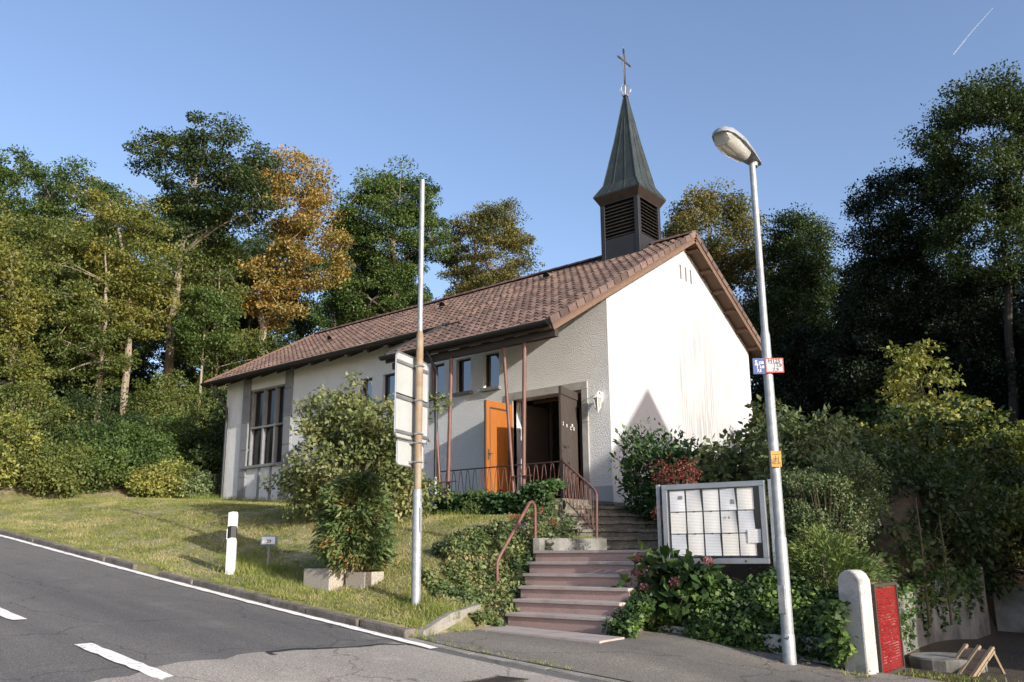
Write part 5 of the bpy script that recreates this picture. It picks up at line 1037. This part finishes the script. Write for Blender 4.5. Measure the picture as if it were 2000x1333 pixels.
def wall_ivy(n):
    y = rng.uniform(-4.9, .6, n); t = rng.random(n)**2; x = 6.50-.03*np.clip(-y, 0, 5)+.10*rng.random(n)*(t < .15)+.09*(t > .15); x = np.where(rng.random(n) < .4, 6.1+.4*rng.random(n), x)+.0
    z = np.interp(y, [-5.45, -4.4, -2.5, .9], [-1.8, -1.72, -1.5, -1.35])-t*.75*(.5+.5*np.sin(y*4)**2)+.04; return np.stack([x+.02, y, z], 1)
ivy_patch('wall_ivy', 'ivy hanging over the concrete wall behind the red gate', wall_ivy, 9000, .06, 'leaf_ivy_fresh', .06)
def pillar_ivy(n):
    t = rng.random(n); return np.stack([6.36+.12*t+rng.normal(size=n)*.05, -5.80-.02*t+rng.normal(size=n)*.03, -2.15+.55*rng.random(n)], 1)
ivy_patch('pillar_ivy', 'ivy shoots creeping round the left side of the gate pillar', pillar_ivy, 260, .075, 'leaf_ivy_fresh', .05)
# hedge in front of the porch, rose bed, flower box
def hedge_pts(n):
    x = rng.uniform(-2.45, .55, n); f = rng.random(n); z1 = -.02+.04*np.sin(x*3.1)+.12*(x > -.2); y = np.where(f < .55, -2.86, -2.86+.4*rng.random(n)); z = np.where(f < .55, -.62+(z1+.62)*rng.random(n), z1); return np.stack([x, y+rng.normal(size=n)*.05, z+rng.normal(size=n)*.035], 1)
tag(ivy_patch('porch_hedge', 'low dark clipped hedge below the porch railing', hedge_pts, 7500, .075, 'leaf_laurel', .06), cat='hedge')
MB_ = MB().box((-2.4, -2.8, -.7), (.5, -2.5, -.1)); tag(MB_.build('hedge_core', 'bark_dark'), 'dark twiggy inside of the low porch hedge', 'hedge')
shrub('porch_shrub', 'brownish shrub behind the left porch posts', (-3.5, -2.7, -.4), [(-3.55, -2.7, .1, .45, .35, .55), (-3.2, -2.8, -.1, .3, .3, .35)], 70, 45, .18, .07, 'leaf_rust', 8)
shrub('evergreen_sprig', 'small feathery evergreen sprig in the middle of the porch hedge', (-1.3, -2.95, -.5), [(-1.3, -2.95, -.2, .16, .12, .38)], 40, 40, .09, .05, 'leaf_thuja', 4, ratio=.2)
rs = shrub('rose_bush', 'rose bush with red blooms beside the concrete bed wall', (1.0, -3.6, -.75), [(.9, -3.5, -.5, .4, .35, .28), (1.35, -3.8, -.68, .3, .4, .14), (.6, -3.2, -.45, .35, .3, .28)], 55, 22, .16, .06, 'leaf_fine', 10, srad=.01)
for x, y, z in ((.78, -3.5, -.32), (1.08, -3.6, -.56), (.96, -3.6, -.58), (1.25, -3.75, -.62), (.55, -3.55, -.45), (.45, -3.45, -.36), (.62, -3.4, -.38)):
    k = 26; d = unit(rng.normal(size=(k, 3))); s = np.full(k, .032); np_mesh('bloom', leaves(d*.02+np.array([x-1, y+3.6, z+.75]), d, rng.normal(size=(k, 3)), s, s), 4, 'petal_red', rs)
fb = empty('flower_box', (.14, -3.45, -.68), 'grey flower box with pink red geraniums at the end of the hedge', 'flower box'); MB().box((-.16, -.1, -.1), (.16, .1, .16), -.02).build('box', 'concrete_grey', fb)
k = 120; P = rng.normal(size=(k, 3))*np.array([.09, .06, .03])+np.array([0, 0, .22]); s = np.full(k, .035); np_mesh('blooms', leaves(P, rng.normal(size=(k, 3)), rng.normal(size=(k, 3)), s, s), 4, 'petal_red', fb)
k = 200; P = rng.normal(size=(k, 3))*np.array([.13, .08, .03])+np.array([0, 0, .18]); s = np.full(k, .06); np_mesh('leaves', leaves(P, rng.normal(size=(k, 3)), rng.normal(size=(k, 3)), s, s), 4, 'leaf_fine', fb)
# shrubs on the left bank
BS = [('golden green shrub at the far left of the bank', -18.6, -5.6, 1.5, 1.5, 'leaf_hazel'), ('dark green shrub in the middle of the bank', -18.0, -1.9, 1.35, 1.25, 'leaf_green'), ('olive yellow shrub low at the foot of the bank', -17.4, -3.7, 1.1, .85, 'leaf_olive'),
      ('olive shrub high on the bank left of the pale trunks', -20.5, -4.0, 1.6, 1.7, 'leaf_olive'), ('deep green shrub under the forked tree', -20.6, -1.5, 1.5, 1.5, 'leaf_deep'), ('tangled green shrub below the tall pale trunk', -19.2, .6, 1.25, 1.3, 'leaf_green'),
      ('low bright shrub where lawn and bank meet', -16.7, -1.0, 1.0, .65, 'leaf_hazel'), ('dark shrub in the shade beside the church corner', -17.2, 1.5, 1.2, 1.5, 'leaf_deep'), ('shady shrub behind the left church corner', -17.6, 3.6, 1.4, 1.7, 'leaf_shaded'), ('leafy shrub at the left edge close to the road', -21.5, -6.6, 1.4, 1.6, 'leaf_olive'), ('tall mixed shrub between bank and wood', -22.5, 2.2, 1.6, 2.0, 'leaf_olive'), ('green shrub low at the left picture edge', -17.8, -6.9, .9, .8, 'leaf_green'), ('feathery low shrub nearest the church corner', -16.2, -.1, .7, .5, 'leaf_fine')]
for label, x, y, r, h, mt in BS:
    z = gz(x, y); shrub('bank_shrub', label, (x, y, z), [(x, y, z+h*.75, r, r, h*.8), (x+r*.5, y-r*.5, z+h*.4, r*.8, r*.7, h*.5), (x-r*.4, y+r*.5, z+h*.6, r*.8, r*.8, h*.6)], 170, 110, .36, .095, mt, 9, group='shrubs on the left bank', upb=.7, flat=.7)
# understorey in the wood, copies of two low shrubs
us_ = {}
for k, (x, y, sc) in enumerate([(-24.5, -5.2, 1.0), (-25.5, -1.5, 1.1), (-26.5, 1.5, 1.2), (-24.6, 2.6, 1.0), (-23.5, 5.0, 1.1), (-26, 6.5, 1.2), (-22.0, 6.6, 1.2), (-28, -4, 1.3), (-30, 3, 1.4), (-29, 7.5, 1.4), (-25, 10, 1.4), (-22, 10.5, 1.3), (-32, -1, 1.5), (-27, 13, 1.5), (-20.5, 4.8, 1.1), (-33, -6, 1.5), (-35, 5, 1.7), (-19.5, 8.6, 1.2), (-24, 15, 1.5), (-19, 13, 1.4), (-2, 18, 1.4), (2.5, 15, 1.3), (-6, 19, 1.5), (6, 14, 1.3), (0, 21, 1.6), (9.5, 13, 1.5), (12, 9, 1.5)]):
    kd = 'leaf_deep' if (k % 3 or x > -15) else 'leaf_olive'; lab = ('low dark green shrub among the trunks of the wood' if kd == 'leaf_deep' else 'low olive shrub among the trunks of the wood')
    if kd not in us_: us_[kd] = shrub('understorey_shrub', lab, (x, y, gz(x, y)), [(x, y, gz(x, y)+.9, 1.3, 1.3, 1.0), (x+.6, y+.4, gz(x, y)+.6, 1.0, 1.0, .8)], 120, 90, .42, .13, kd, 8, group='understorey shrubs of the wood'); e = us_[kd]
    else: e = copy_tree(us_[kd]); e.location = (x, y, gz(x, y)-.1)
    e.rotation_euler = (0, 0, k*1.7); e.scale = (sc, sc, sc*(1+.3*math.sin(k*2.1)))
# ------------------------------------------------------------------ grass
def blades(P, h, w, lean=.8):
    n = len(P); a = rng.random(n)*6.283; d = np.stack([np.cos(a), np.sin(a), np.zeros(n)], 1); ln = rng.normal(size=(n, 3))*lean; ln[:, 2] = 1
    return np.stack([P-d*w[:, None]/2, P+d*w[:, None]/2, P+unit(ln)*h[:, None]], 1).reshape(-1, 3)
def lawn_pts(n):
    x = 2.3-26*rng.random(n)**1.35; y = rng.uniform(-8.04, -.05, n); ok = ~((x > 1.5) & (y > -6.5)) & ~((x > -4.2) & (y > -2.6)) & (x > -16.2-.2*(.5-y)) & ~((x > 2.32-.12*(y+8.1)))
    x, y = x[ok], y[ok]; return np.stack([x, y, ground(x, y)-.005], 1)
P = lawn_pts(300000); hh = .025+.045*rng.random(len(P)); nz = np.sin(P[:, 0]*1.3+2*np.sin(P[:, 1]*.9))*np.sin(P[:, 1]*1.7+P[:, 0]*.6); hh = hh*(1+.5*nz)
tag(np_mesh('lawn_grass', blades(P, hh, np.full(len(P), .013)), 3, 'grass_blade'), 'short dry mown grass on the bank', 'grass', kind='stuff')
def tufts():
    out = []
    for x in np.arange(-16, 2.3, .11):
        if random.random() < .75: out.append((x+random.uniform(-.05, .05), -8.04+random.uniform(-.03, .12), 26, .07, .05))
    for cxx, cyy, m, h, sp in ((-2.2, -7.35, 700, .22, .35), (-2.0, -7.0, 500, .2, .3), (-.9, -7.5, 500, .16, .35), (-2.9, -6.9, 500, .2, .3), (1.95, -7.3, 500, .16, .25), (2.2, -7.85, 300, .12, .12), (-2.6, -3.0, 200, .22, .12), (-1.8, -3.05, 250, .2, .25), (.35, -7.55, 300, .1, .2), (-3.2, -8.1, 120, .14, .1), (-.1, -8.07, 160, .12, .12), (-13, -.25, 900, .25, 1.0), (-15, -.6, 500, .3, .5), (-10, -.3, 700, .25, 1.2), (2.5, -8.12, 90, .07, .12), (3.4, -8.14, 90, .05, .25), (4.3, -8.13, 80, .05, .2), (7.3, -4.5, 260, .07, .35), (6.95, -4.7, 200, .07, .25), (6.6, -5.9, 60, .08, .08)): out.append((cxx, cyy, m, h, sp))
    for i in range(420): out.append((random.uniform(-15, 1.6), random.uniform(-7.8, -3.2), random.randint(14, 40), random.uniform(.06, .12), random.uniform(.03, .10)))
    PP = []; HH = []
    for x, y, m, h, sp in out:
        q = rng.normal(size=(m, 2))*sp*np.array([1, .4]); px, py = x+q[:, 0], np.maximum(y+q[:, 1], -8.13); PP.append(np.stack([px, py, np.maximum(ground(px, py), np.where((px > 2.4) & (py < -5.5), zroad(px)+.02, -99))], 1)); HH.append(h*.72*(.4+.8*rng.random(m)))
    PP = np.concatenate(PP); HH = np.concatenate(HH); tag(np_mesh('grass_tufts', blades(PP, HH, np.full(len(PP), .011), .45), 3, 'grass_tall'), 'longer grass tufts and weeds along kerb, signs and walls', 'grass', kind='stuff')
tufts()
def litter(n=900):
    x = np.concatenate([rng.uniform(-14, 2, n), rng.uniform(2.4, 3.9, 60), rng.uniform(2.5, 7, 60)]); y = np.concatenate([rng.uniform(-8, -3, n), rng.uniform(-6.75, -6.6, 60), rng.uniform(-6.4, -5.7, 60)])
    z = np.concatenate([ground(x[:n], y[:n])+.03, np.full(60, -1.985)-.06*(x[n:n+60]-2.4), zroad(x[n+60:])+.055]); k = len(x); P = np.stack([x, y, z], 1); T = rng.normal(size=(k, 3)); T[:, 2] *= .2; Nn = rng.normal(size=(k, 3))*.4; Nn[:, 2] += 1; s = .03+.03*rng.random(k)
    tag(np_mesh('fallen_leaves', leaves(P, T, Nn, s, s*.7), 4, 'dead_leaf'), 'scattered dry fallen leaves on lawn, steps and forecourt', 'leaves', kind='stuff')
litter()
# contrail high in the sky
tag(MB().tube([(-759, 5140, 2889), (-648, 5190, 3029), (-534, 5246, 3162)], [3.5, 2.6, 1.4], 8).build('contrail', 'vapour'), 'thin white aircraft contrail in the upper right sky', 'contrail')
